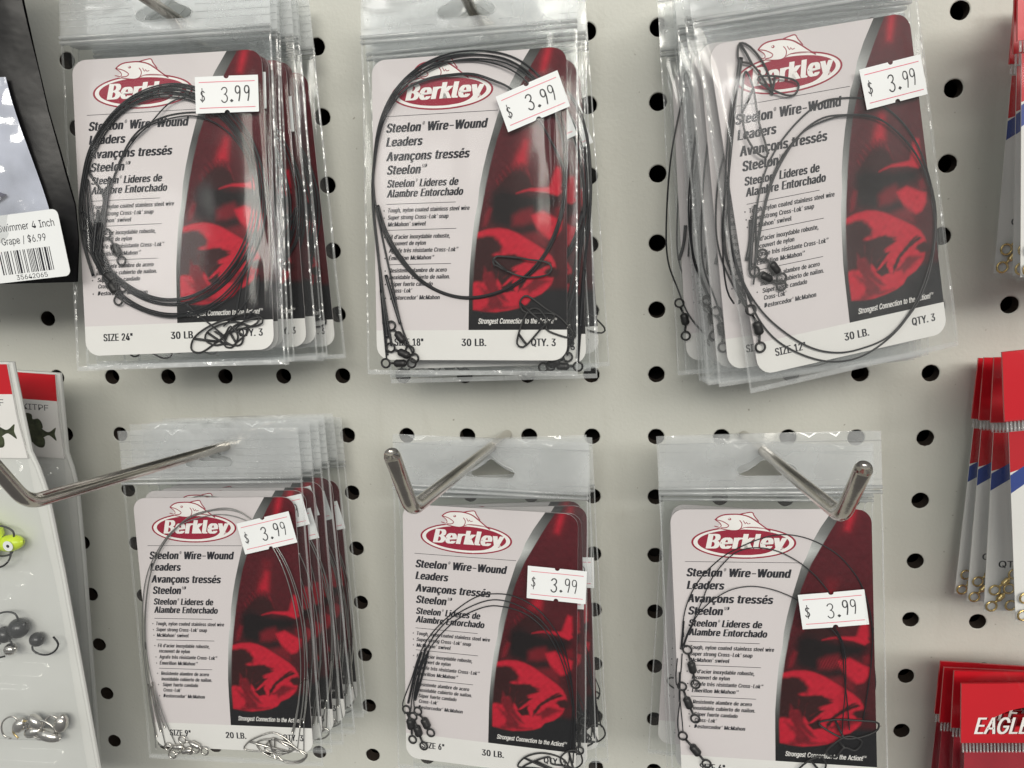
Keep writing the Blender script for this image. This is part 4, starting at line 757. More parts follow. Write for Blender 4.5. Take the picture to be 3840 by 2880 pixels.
def sd_poly(P, X, Z):
    P = np.array(P)
    d = np.full(X.shape, 1e9)
    s = np.ones(X.shape)
    n = len(P)
    for i in range(n):
        a, b = P[i], P[i - 1]
        e = b - a
        wx, wz = X - a[0], Z - a[1]
        t = np.clip((wx * e[0] + wz * e[1]) / max(1e-9, e @ e), 0, 1)
        d = np.minimum(d, (wx - e[0] * t) ** 2 + (wz - e[1] * t) ** 2)
        c1, c2, c3 = Z >= a[1], Z < b[1], e[0] * wz > e[1] * wx
        fl = (c1 & c2 & c3) | (~c1 & ~c2 & ~c3)
        s = np.where(fl, -s, s)
    return s * np.sqrt(d)


def make_art():
    nu, nv = 96, 250
    v0, v1 = 10.1, CH
    us, vs = np.zeros((nv + 1, nu + 1)), np.zeros((nv + 1, nu + 1))
    for j in range(nv + 1):
        v = v0 + (v1 - v0) * j / nv
        ul = interp(STRIPE_L, v)
        ur = CW
        if v > CH - 4.8:
            dv = v - (CH - 4.8)
            ur = CW - 4.8 + math.sqrt(max(0, 4.8 ** 2 - dv * dv))
        us[j] = np.linspace(ul, ur, nu + 1)
        vs[j] = v
    X, Z = us, vs
    rs = np.random.RandomState(4)
    # smooth grain used to break the edges of the print
    g = sum(np.sin(X * a + Z * b + c) for a, b, c in rs.uniform(-2.6, 2.6, (14, 3))) / 5.0
    base = np.zeros(X.shape + (3,))
    lo = np.array((0.045, 0.008, 0.010))
    hi = np.array((0.090, 0.008, 0.014))
    t = np.clip((Z - 10) / 90, 0, 1)[..., None]
    base[:] = lo * (1 - t) + hi * t
    base *= (1 + 0.12 * g)[..., None]
    fish = None
    for col, soft, P in ART:
        d = sd_poly(P, X, Z) + 0.12 * g * min(1.0, soft * 1.5)
        k = np.clip(0.5 - d / (2 * soft), 0, 1)
        k = (k * k * (3 - 2 * k))[..., None]
        c = np.array(INK[col]) * (1 + 0.10 * g)[..., None]
        base = base * (1 - k) + c * k
    # scale pattern over the gill cover
    sc = (np.sin(X * 5.2 + Z * 2.0) * np.sin(X * 1.6 - Z * 5.4))
    reg = np.exp(-(((X - 51) / 4.5) ** 2 + ((Z - 46.5) / 3.0) ** 2))[..., None]
    base = base * (1 + 0.85 * reg * sc[..., None])
    # black band at the foot
    bk = np.clip((18.0 - Z + 0.12 * (X - 50) ** 2 * 0.03) / 1.2, 0, 1)
    low = np.array((0.012, 0.012, 0.014))
    d_head = sd_poly(ART[HEAD][2], X, Z)
    kb = (np.clip((24.5 - Z) / 2.0, 0, 1) * np.clip(d_head / 0.5 + 0.5, 0, 1))[..., None]
    kb = np.maximum(kb, (np.clip((15.0 - Z) / 0.6, 0, 1))[..., None])
    base = base * (1 - kb) + low * kb
    # metallic stripe printed down the curved left side
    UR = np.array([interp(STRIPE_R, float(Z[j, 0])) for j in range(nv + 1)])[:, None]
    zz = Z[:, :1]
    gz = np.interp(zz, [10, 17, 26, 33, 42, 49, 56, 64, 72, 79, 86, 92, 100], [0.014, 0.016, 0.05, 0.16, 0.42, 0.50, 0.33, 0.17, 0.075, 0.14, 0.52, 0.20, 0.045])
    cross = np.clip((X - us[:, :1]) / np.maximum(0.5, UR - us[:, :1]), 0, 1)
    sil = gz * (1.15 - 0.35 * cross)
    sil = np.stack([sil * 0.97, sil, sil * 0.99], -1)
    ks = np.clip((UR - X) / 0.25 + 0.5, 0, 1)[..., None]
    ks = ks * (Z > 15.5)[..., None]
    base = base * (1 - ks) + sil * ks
    base = np.clip(base, 0.004, 0.9)
    V = [(float(X[j, i]) - CW / 2, -0.03, float(Z[j, i])) for j in range(nv + 1) for i in range(nu + 1)]
    W_ = nu + 1
    F = [(j * W_ + i, j * W_ + i + 1, (j + 1) * W_ + i + 1, (j + 1) * W_ + i) for j in range(nv) for i in range(nu)]
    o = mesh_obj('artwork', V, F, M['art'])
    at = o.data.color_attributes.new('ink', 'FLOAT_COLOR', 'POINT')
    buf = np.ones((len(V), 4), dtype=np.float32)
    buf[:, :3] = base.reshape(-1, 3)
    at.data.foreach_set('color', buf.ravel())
    return o


HEAD = max((i for i, a in enumerate(ART) if a[0] == 'R'), key=lambda i: len(ART[i][2]))


def ellipse_pts(cx, cz, rx, rz, n=64, rot=0.0):
    o = []
    for i in range(n):
        a = 2 * math.pi * i / n
        x, z = rx * math.cos(a), rz * math.sin(a)
        o.append((cx + x * math.cos(rot) - z * math.sin(rot), cz + x * math.sin(rot) + z * math.cos(rot)))
    return o


def sm2(pts, closed=True, step=0.35):
    q = smooth_path([(p[0], 0, p[1]) for p in pts], closed, step)
    return [(v.x, v.z) for v in q]


def make_logo():
    mb = MB()     # materials: 0 red, 1 pale
    c = (24.4 - 33, 88.7)
    poly(mb, ellipse_pts(c[0], c[1], 17.5, 5.75), -0.04, 0)
    poly(mb, ellipse_pts(c[0], c[1], 16.8, 5.25), -0.06, 1)
    poly(mb, ellipse_pts(c[0] - 0.05, c[1] + 0.1, 15.3, 4.55), -0.08, 0)
    # leaping fish over the oval
    body = [(15.5, 96.8), (16.7, 97.8), (18.5, 98.45), (21.2, 98.65), (23.8, 98.6), (26.6, 97.8), (29.0, 96.3), (31.4, 94.4), (33.4, 92.9), (30.5, 93.7), (28.0, 94.0), (25.4, 94.0), (23.9, 93.5), (22.4, 93.0), (19.8, 93.2), (17.2, 93.6), (16.0, 94.1), (16.9, 94.9), (16.8, 95.6), (16.0, 96.3)]
    bp = sm2([U(p) for p in body], True)
    poly(mb, bp, -0.10, 1)
    dors = [U(p) for p in [(23.6, 98.6), (25.8, 99.15), (27.7, 99.3), (28.4, 98.0), (29.6, 96.4), (27.4, 97.8), (25.5, 98.5)]]
    poly(mb, dors, -0.105, 1)
    stroke(mb, sm2([U(p) for p in [(15.4, 96.8), (16.7, 97.85), (18.5, 98.5), (21.2, 98.7), (23.8, 98.6), (26.6, 97.85), (29.0, 96.3), (31.4, 94.4), (33.5, 92.8)]], False), 0.42, -0.12)
    stroke(mb, sm2([U(p) for p in [(23.6, 98.65), (25.8, 99.15), (27.8, 99.3), (28.5, 98.0), (29.8, 96.2)]], False), 0.36, -0.12)
    stroke(mb, sm2([U(p) for p in [(15.5, 96.8), (17.5, 96.3), (19.0, 95.5), (19.8, 94.7), (19.0, 94.0), (17.3, 93.9)]], False), 0.30, -0.12)
    stroke(mb, sm2([U(p) for p in [(15.6, 96.6), (16.9, 95.6), (17.3, 94.6), (16.8, 94.1), (15.1, 94.5)]], False), 0.28, -0.12)
    stroke(mb, sm2([U(p) for p in [(17.1, 93.6), (19.8, 93.1), (22.0, 92.95), (23.5, 93.4), (24.2, 94.5), (24.2, 95.6), (23.6, 96.5)]], False), 0.30, -0.12)
    stroke(mb, sm2([U(p) for p in [(24.8, 96.4), (25.4, 95.3), (25.8, 95.9), (26.2, 95.3), (27.0, 95.5)]], False), 0.24, -0.12)
    stroke(mb, sm2([U(p) for p in [(24.0, 93.6), (25.5, 94.1), (28.5, 94.15), (31.5, 93.7), (33.4, 92.9)]], False), 0.22, -0.12)
    poly(mb, ellipse_pts(20.2 - 33, 97.0, 0.55, 0.42, 14), -0.12, 0)
    poly(mb, ellipse_pts(20.05 - 33, 97.1, 0.26, 0.22, 10), -0.13, 1)
    # name in bold slanted letters, the last letter's tail runs into the white ring
    text(mb, 'Berkley', 11.7 - 33, 86.55, 38.2 - 33, 5.2, -0.11, 0.24, 0.12, 1)
    stroke(mb, sm2([U(p) for p in [(35.6, 87.0), (34.6, 85.9), (33.0, 85.0), (30.5, 84.3), (27.0, 83.9)]], False), 0.85, -0.115, 1)
    text(mb, '®', 36.6 - 33, 86.2, 37.7 - 33, 0.9, -0.11, 0, 0.0, 1)
    return mb


R_ = ('®', 0.5, 0.55)
MD = ('MD', 0.42, 0.62)


def make_headline():
    mb = MB()
    y = -0.05
    text(mb, [('Steelon', 1, 0), R_, (' Wire-Wound', 1, 0)], 4.6 - 33, 76.4, 39.5 - 33, 3.0, y)
    text(mb, 'Leaders', 4.6 - 33, 71.8, 17.3 - 33, 3.0, y)
    text(mb, 'Avançons tressés', 4.5 - 33, 67.0, 33.5 - 33, 3.0, y)
    text(mb, [('Steelon', 1, 0), MD], 4.6 - 33, 62.5, 18.8 - 33, 3.0, y)
    text(mb, [('Steelon', 1, 0), R_, (' Lideres de', 1, 0)], 4.6 - 33, 58.2, 29.6 - 33, 2.55, y)
    text(mb, 'Alambre Entorchado', 4.5 - 33, 54.9, 31.2 - 33, 2.55, y)
    for (a, b, z, w) in ((4.45, 43.4, 81.73, 0.16),):
        box(mb, a - 33, b - 33, y, -0.02, z - w / 2, z + w / 2)
    return mb


def make_fine():
    mb = MB()
    y = -0.05
    for (a, b, z) in ((4.45, 28.74, 52.65), (4.45, 28.84, 43.97), (4.45, 26.87, 32.38)):
        box(mb, a - 33, b - 33, y, -0.02, z - 0.09, z + 0.09)
    c = 1.42
    B = lambda z: poly(mb, ellipse_pts(3.55 - 33, z + 0.6, 0.24, 0.24, 8), y)
    L_ = [(1, 'Tough, nylon coated stainless steel wire', 4.7, 49.9, 33.4), (1, [('Super strong Cross-Lok', 1, 0), R_, (' snap', 1, 0)], 4.7, 47.5, 26.1),
          (1, [('McMahon', 1, 0), R_, (' swivel', 1, 0)], 4.7, 45.2, 18.2), (1, "Fil d'acier inoxydable robuste,", 4.7, 41.0, 26.6), (0, 'recouvert de nylon', 5.0, 38.8, 18.1),
          (1, [('Agrafe très résistante Cross-Lok', 1, 0), MD], 4.9, 36.4, 29.4), (1, [('Émerillon McMahon', 1, 0), MD], 4.8, 33.9, 21.0),
          (1, 'Resistente alambre de acero', 5.0, 29.7, 25.3), (0, 'inoxidable cubierto de nailon.', 4.9, 27.4, 26.4), (1, 'Súper fuerte candado', 5.2, 25.1, 20.3),
          (0, [('Cross-Lok', 1, 0), R_], 5.3, 22.9, 13.0), (1, [('Destorcedor', 1, 0), R_, (' McMahon', 1, 0)], 5.1, 20.5, 22.7)]
    for bl, s, a, z, b in L_:
        text(mb, s, a - 33, z, b - 33, c, y, 0.2, 0.10)
        if bl:
            B(z)
    return mb


def make_size(sz, lb):
    mb = MB()
    y = -0.06
    text(mb, 'SIZE %s"' % sz, 6.4 - 33, 4.85, (16.8 if len(sz) > 1 else 15.4) - 33, 2.45, y, 0.0, 0.085)
    text(mb, lb + ' LB.', 30.2 - 33, 4.75, 38.8 - 33, 2.45, y, 0.0, 0.085)
    text(mb, 'QTY. 3', 54.0 - 33, 4.75, 62.3 - 33, 2.45, y, 0.0, 0.085)
    return mb


def make_card(parent):
    mb = MB()
    extrude_poly(mb, [U(p) for p in round_rect(0, CW, 0, CH, 4.8)], 0.0, 0.4)
    return mb.build('card', M['card'], parent)


ART_O = make_art()
LOGO_O = make_logo().build('logo', [M['red_ink'], M['pale_ink']])
HEAD_O = make_headline().build('headline_text', M['ink'])
FINE_O = make_fine().build('fine_print', M['ink'])
_mb = MB()
text(_mb, [('Strongest Connection to the Action!', 1, 0), ('TM', 0.42, 0.6)], 36.0 - 33, 12.2, 62.4 - 33, 1.75, -0.06, 0.2, 0.04)
TAG_O = _mb.build('tagline', M['pale_ink'])
_mb = MB()
poly(_mb, [U(p) for p in round_rect(0, CW, 0, 10.1, 4.8, 6, (0, 0, 1, 1))], -0.02)
BAND_O = _mb.build('white_band', M['white'])
ZIP_O = make_zip(False).build('zip_strip', M['zip'], None, True)
ZIP_R = make_zip(True).build('zip_strip', M['zip'], None, True)
BAGS = [make_bag(s).build('bag', [M['glare_haze' if s == 5 else 'film'], M['seam'], M['header']], None, True) for s in (1, 2, 3, 4, 5)]  # the last bag carries the glare veil in its film haze
PROTO = [ART_O, LOGO_O, HEAD_O, FINE_O, TAG_O, BAND_O, ZIP_O, ZIP_R] + BAGS


def inst(src, parent, name=None):
    c = src.copy()
    COL.objects.link(c)
    c.parent = parent
    return c


DIGIT = {
    '3': [(0.08, 0.86), (0.25, 0.98), (0.5, 1.0), (0.72, 0.9), (0.74, 0.72), (0.55, 0.58), (0.38, 0.55), (0.6, 0.5), (0.78, 0.34), (0.74, 0.12), (0.5, 0.0), (0.22, 0.02), (0.05, 0.14)],
    '9': [(0.72, 0.72), (0.6, 0.55), (0.35, 0.5), (0.12, 0.62), (0.1, 0.84), (0.28, 0.99), (0.55, 0.98), (0.72, 0.84), (0.74, 0.6), (0.68, 0.3), (0.55, 0.0)],
    '$': [(0.7, 0.80), (0.52, 0.9), (0.26, 0.86), (0.2, 0.68), (0.42, 0.54), (0.66, 0.42), (0.7, 0.22), (0.5, 0.08), (0.22, 0.1), (0.1, 0.22)]}


def make_sticker(parent, cx, cz, ang, w=21.3, h=12.1):
    jr = random.Random(int(cx * 10 + cz * 7))
    a = math.radians(ang)
    ca, sa = math.cos(a), math.sin(a)

    def cv(dy):
        def f(x, z):
            X, Z_ = cx + x * ca - z * sa, cz + x * sa + z * ca
            xx = max(-HW + 1, min(HW - 1, X))
            return (X, bag_front(min(27, max(-27, xx)), min(86, Z_)) - 0.75 - dy + 0.02 * max(0, abs(X) - 27), Z_)
        return f
    # outline with the two half-round notches of a price gun label
    def notch(z, s):
        return [(0.9 * math.cos(math.radians(180 - t * 30)) * s, z - s * 0.9 * math.sin(math.radians(t * 30))) for t in range(7)]
    top = [(-w / 2, h / 2)] + [(x, z) for x, z in notch(h / 2, 1)] + [(w / 2, h / 2)]
    bot = [(w / 2, -h / 2)] + [(x, z) for x, z in notch(-h / 2, -1)] + [(-w / 2, -h / 2)]
    out = top + bot
    pts = [Vector(p) for p in out]
    n = len(pts)
    for i in range(1, 12):
        for j in range(1, 6):
            p = Vector((-w / 2 + w * i / 12, -h / 2 + h * j / 6))
            if abs(p.x) < 2 and abs(p.y) > h / 2 - 2.2:
                continue
            pts.append(p)
    r = delaunay_2d_cdt(pts, [(i, (i + 1) % n) for i in range(n)], [], 1, 1e-5)
    # keep triangles inside the outline (drop the notches)
    F = []
    for f in r[2]:
        c = sum((r[0][i] for i in f), Vector((0, 0))) / 3
        if (c - Vector((0, h / 2))).length < 0.86 or (c - Vector((0, -h / 2))).length < 0.86:
            continue
        p, q, s = (r[0][i] for i in f)
        F.append(tuple(f) if (q - p).x * (s - p).y - (q - p).y * (s - p).x > 0 else tuple(reversed(f)))
    f0 = cv(0)
    mb = MB()
    mb.add([f0(p.x, p.y) for p in r[0]], F)
    st = mb.build('price_sticker', M['paper'], parent)
    f1 = cv(0.05)
    pb = MB()

    def dense(p, q, k=14):
        return [(p[0] + (q[0] - p[0]) * i / k, p[1] + (q[1] - p[1]) * i / k) for i in range(k + 1)]
    for z in (h / 2 - 1.9, -h / 2 + 1.7):
        stroke(pb, dense((-w / 2 + 1.4, z), (w / 2 - 1.2, z)), 0.22, 0, 1, f1)
    for ch, x, z, sx, sz in (('$', -9.2, -2.0, 2.0, 3.9), ('3', -1.9, -2.6, 2.6, 4.9), ('9', 3.0, -2.3, 2.3, 4.9), ('9', 5.6, -2.2, 2.3, 4.9)):
        x += jr.uniform(-0.25, 0.25)
        z += jr.uniform(-0.3, 0.3)
        stroke(pb, sm2([(x + p[0] * sx, z + p[1] * sz) for p in DIGIT[ch]], False), jr.uniform(0.34, 0.46), 0, 0, f1)
    stroke(pb, [(-8.3, -2.4), (-8.3, 2.2)], 0.26, 0, 0, f1)
    stroke(pb, sm2([(1.6 + 0.28 * math.cos(t), -2.2 + 0.28 * math.sin(t)) for t in (0, 1.5, 3.1, 4.7, 6.2)], False), 0.6, 0, 0, f1)
    pb.build('price_text', [M['price'], M['pink']], st)
    return st


def wire_y(x, z, d):
    return -min(d, max(0.35, -bag_front(max(-HW + 1.5, min(HW - 1.5, x)), z) - 0.45))


def make_swivel(mb, a, b, c, d, k=0, ring=1.5, br=1.25, bl=4.4):
    A, B_, C_ = (Vector((p[0], -d, p[1])) for p in (a, b, c))
    dr = (C_ - A)
    dr = dr.normalized() if dr.length > 0.1 else Vector((0, 0, -1))
    for e, s in ((A, 1), (C_, -1)):
        end = B_ - dr * (s * bl * 0.5)
        # round eye, then its stem into the barrel
        ctr = e
        gap = (end - ctr).length
        if gap > 4.5 or gap < 1.2:
            ctr = end - dr * (s * 1.9)
        nrm = Vector((0, 1, 0))
        sx = dr
        sz = nrm.cross(sx).normalized()
        pts = [ctr + sx * (ring * math.cos(t)) + sz * (ring * math.sin(t)) + nrm * (0.15 * math.sin(t)) for t in [2 * math.pi * i / 16 for i in range(16)]]
        tube(mb, pts, 0.36, 7, True, k)
        tube(mb, [ctr + dr * (s * ring), end + dr * (s * 0.3)], 0.42, 7, False, k)
    prof = [(-0.5, 0.42), (-0.44, 0.75), (-0.34, 0.98), (-0.15, 1.0), (0.0, 0.97), (0.15, 1.0), (0.34, 0.98), (0.44, 0.75), (0.5, 0.42)]
    tube(mb, [B_ + dr * (p[0] * bl) for p in prof], br, 12, False, k, True, [p[1] * br for p in prof])


def make_leaders(parent, spec, steel, thick, extra, barrel):
    wm = M['steel_wire'] if steel else M['wire']
    mm = M['steel'] if steel else M['black_metal']
    r = 0.2 if steel else thick
    for li, ld in enumerate(spec):
        d0 = 0.55 + 0.55 * li
        mb = MB()
        for pi, pl in enumerate(ld['w']):
            P3 = []
            for i, p in enumerate(pl):
                d = d0 + 0.25 * math.sin(i * 0.9 + li * 2 + pi)
                P3.append((p[0], wire_y(p[0], p[1], max(0.35, d)), p[1]))
            tube(mb, smooth_path(P3, False, 1.4), r, 6)
            if pi == 0:
                # the coil goes round more than once: further turns lie beside the first
                cx, cz = sum(p[0] for p in P3) / len(P3), sum(p[2] for p in P3) / len(P3)
                for e in range(extra):
                    g = 0.978 - 0.03 * e + 0.012 * li
                    Q3 = [(cx + (p[0] - cx) * (g + 0.012 * math.sin(i * 0.5 + e)), p[1] - 0.2, cz + (p[2] - cz) * (g + 0.02 * math.sin(i * 0.37 + li)) - 0.5 * e) for i, p in enumerate(P3)]
                    tube(mb, smooth_path(Q3, False, 1.4), r, 6)
        w = mb.build('wire_leader', wm, parent, True)
        for pl in ld['sleeve']:
            sb = MB()
            tube(sb, smooth_path([(p[0], wire_y(p[0], p[1], d0 + 0.1), p[1]) for p in pl], False, 1.5), r * 1.95, 8)
            sb.build('sleeve', mm if steel else wm, w, True)
        for tr in ld['swivel']:
            mb = MB()
            make_swivel(mb, tr[0], tr[1], tr[2], 1.25 + 0.2 * li, 0, 1.5, barrel)
            mb.build('swivel', mm, w, True)
        for pl in ld['snap']:
            mb = MB()
            q = pl[:-1] if (Vector(pl[0]) - Vector(pl[-1])).length < 0.8 else pl
            P3 = [(p[0], wire_y(p[0], p[1], d0 + 0.35 + 0.5 * math.sin(i * 1.1 + li)), p[1]) for i, p in enumerate(q)]
            tube(mb, smooth_path(P3, True, 0.8), 0.33, 7, True)
            # the clasp plate across the snap
            tube(mb, [P3[1], [(P3[1][t] + P3[-2][t]) / 2 - (0.3 if t == 1 else 0) for t in range(3)], P3[-2]], 0.42, 6)
            mb.build('snap', mm, w, True)


def pose_matrix(p):
    ax = Vector(p[3:6])
    q = Quaternion(ax.normalized(), ax.length) if ax.length > 1e-9 else Quaternion()
    return Matrix.Translation(Vector(p[:3])) @ q.to_matrix().to_4x4()


STICK = {1: (21.8, 85.0, -0.7), 2: (22.5, 83.0, 19.7), 3: (22.9, 80.3, 4.0), 4: (22.6, 87.6, 12.2), 5: (25.9, 75.0, -2.0), 6: (19.8, 66.8, 6.0)}
SIZES = {1: ('24', '30'), 2: ('18', '30'), 3: ('12', '30'), 4: ('9', '20'), 5: ('6', '30'), 6: ('6', '30')}
# per hook: number of bags, pivot of the last bag (x, y), its lean, hook height at the board
STACK = {1: (8, 0.0938, -0.009, -0.045, 0.127), 2: (5, 0.1915, -0.014, -0.042, 0.127), 3: (8, 0.2912, -0.009, -0.062, 0.127),
         4: (7, 0.0915, -0.010, -0.042, -0.0254), 5: (4, 0.1925, -0.019, -0.055, -0.0254), 6: (3, 0.2935, -0.022, 0.072, -0.0254)}
WHERE = {1: 'size 24 inch stack', 2: 'size 18 inch stack', 3: 'size 12 inch stack', 4: 'size 9 inch 20 pound stack', 5: 'stack whose front reads size 6 inch', 6: 'lower stack next to the red-headed packs'}
FRONT = {1: 'front bag of coiled black wire leaders reading size 24 inch, price sticker level',
         2: 'front bag of coiled black wire leaders reading 18 inch, price sticker steeply tilted',
         3: 'front bag reading size 12 inch, leaning, its black snaps bunched at the top corner',
         4: 'front bag of bare silver wire leaders reading size 9 inch and 20 lb',
         5: 'front bag reading size 6 inch with three black arcs below its sticker',
         6: 'front bag with three black swivels hanging in a row down its side'}
ORD = ['', 'second', 'third', 'fourth', 'fifth', 'sixth', 'seventh', 'eighth']
GROUP = 'bagged wire leaders hanging on peg hooks'


def build_package(k):
    root = empty('leader_package', pose_matrix(POSES[k]))
    tag(root, FRONT[k], 'leader package', GROUP)
    bag = inst(BAGS[4 if k == 3 else k % 4], root)
    inst(ZIP_R if k in (1, 4) else ZIP_O, bag)
    card = make_card(root)
    for s in (ART_O, LOGO_O, HEAD_O, FINE_O, TAG_O, BAND_O):
        inst(s, card)
    make_size(*SIZES[k]).build('size_text', M['ink'], card)
    make_leaders(root, WIRES[k], k == 4, *{1: (0.27, 2, 1.6), 2: (0.30, 1, 1.35), 3: (0.30, 0, 1.5), 4: (0.2, 0, 1.1), 5: (0.23, 0, 1.5), 6: (0.2, 0, 1.45)}[k])
    make_sticker(root, *STICK[k])
    return root


rnd = random.Random(11)
for k in range(1, 7):
    root = build_package(k)
    n, xl, yl, rl, hz = STACK[k]
    p = POSES[k]
    m0 = pose_matrix(p)
    piv_l = Vector((0, 0, 0.1205))
    piv0 = m0 @ piv_l
    tops = None
    for i in range(1, n):
        t = i / (n - 1)
        te = t ** 0.85
        piv = Vector((piv0.x + (xl - piv0.x) * te + rnd.uniform(-1, 1) * 0.0022, piv0.y + (yl - piv0.y) * t, piv0.z))
        # the bag hangs from the rising hook, so nearer bags hang a little higher
        piv.z = piv0.z + {1: 0, 2: -0.002, 3: 0, 4: 0.002, 5: -0.002, 6: -0.006}[k] - 0.176 * (piv.y - piv0.y) + rnd.uniform(-0.001, 0.001)
        rv = [p[3] + (-0.035 - p[3]) * t, p[4] + (rl - p[4]) * te + rnd.uniform(-1, 1) * 0.024, p[5] * (1 - t) + rnd.uniform(-1, 1) * 0.02]
        if k == 6 and i == 1:
            rv[1] = -0.03
        if k == 3:
            u = (i - 1) / (n - 2)
            rv[1] = -0.100 * (1 - u) + rl * u + rnd.uniform(-1, 1) * 0.012
        R4 = pose_matrix([0, 0, 0] + rv)
        c = copy_tree(root)
        c.matrix_world = Matrix.Translation(piv - (R4 @ piv_l)) @ R4
        c['label'] = '%s leader bag from the front in the %s' % (ORD[i], WHERE[k])
        for ch in reversed(kids(c)):
            if ch.name.startswith('bag'):
                ch.data = BAGS[4 if k == 3 else (k + i) % 4].data
            if ch.name.startswith('wire_leader'):
                # every coil has slipped differently inside its bag
                if i % 2 or k == 6:
                    ch.scale.x = -1
                ch.rotation_euler = (0, rnd.uniform(-0.05, 0.05), 0)
                ch.location = (rnd.uniform(-1.2, 1.2) * MM if k != 6 else 3.2 * MM, 0, rnd.uniform(-2, 4) * MM)
            if k == 3 and i >= 2 and ch.name.startswith('wire_leader'):
                nl = sum(1 for q in kids(c) if q.name.startswith('wire_leader'))
                if nl > 1 + i % 2:
                    for g in kids(ch):
                        bpy.data.objects.remove(g)
                    bpy.data.objects.remove(ch)
                    continue
                ch.scale.x = 1
            if ch.name.startswith('price_sticker'):
                ch.location = (rnd.uniform(-4, 1.5) * MM, 0, rnd.uniform(-7, 7) * MM)
for o in PROTO:
    bpy.data.objects.remove(o)

# ---------------------------------------------------------------- peg hooks


def make_hook(x, z, xe, tip, label, L=0.145, rise=0.0255):
    mb = MB()
    e = Vector((xe * 1000, -L * 1000, (z + rise) * 1000))
    b = Vector((x * 1000, 5.0, z * 1000))
    tp = Vector([c * 1000 for c in tip])
    d = (e - b).normalized()
    u = (tp - e).normalized()
    R = 5.0
    path = [b, b + d * 3] + [b + d * (3 + (e - b).length * t * 0.9) for t in (0.25, 0.5, 0.75, 0.97)]
    a0, a1 = e - d * R, e + u * R
    for i in range(9):
        t = i / 8
        path.append(a0 * (1 - t) ** 2 + e * 2 * t * (1 - t) + a1 * t * t)
    path += [e + u * (R + ((tp - e).length - R) * t) for t in (0.5, 0.95)]
    path += [tp]
    n = len(path)
    rad = [1.85] * n
    rad[-1] = 1.6
    tube(mb, path, 1.85, 18, False, 0, True, rad)
    # wire clip pressed against the board round the hole
    tube(mb, [(x * 1000, -1.6, z * 1000 - 12), (x * 1000, -1.9, z * 1000 - 4), (x * 1000, -1.9, z * 1000 + 1)], 1.7, 10)
    o = mb.build('peg_hook', M['chrome'], None, True)
    tag(o, label, 'peg hook', 'steel hooks in the pegboard')
    return o


make_hook(0.0900, 0.127, 0.0860, (0.0850, -0.157, 0.172), 'steel peg hook holding the size 24 inch bags')
make_hook(0.1910, 0.127, 0.1895, (0.1890, -0.157, 0.172), 'steel peg hook holding the size 18 inch bags')
make_hook(0.2930, 0.127, 0.2935, (0.2935, -0.157, 0.172), 'steel peg hook holding the size 12 inch bags')
make_hook(0.0935, -0.0254, 0.0932, (0.0930, -0.158, 0.0195), 'long steel peg hook crossing in front of the silver size 9 inch bags')
make_hook(0.1945, -0.0254, 0.1915, (0.1915, -0.159, 0.0183), 'steel peg hook with upturned tip above the size 6 inch card')
make_hook(0.2880, -0.0254, 0.2885, (0.2885, -0.159, 0.0162), 'steel peg hook with bright cut tip over the bag of hanging swivels')

make_hook(0.3870, 0.1060, 0.3860, (0.3860, -0.158, 0.150), 'steel peg hook of the uppermost red-headed stack')
make_hook(0.3900, -0.0080, 0.3880, (0.3880, -0.158, 0.037), 'steel peg hook of the red-headed stack beside the lower bag row')
make_hook(0.3850, -0.1220, 0.3850, (0.3850, -0.158, -0.077), 'steel peg hook of the red-headed stack lettered EAGLE')

# ---------------------------------------------------------------- red-headed swivel packs


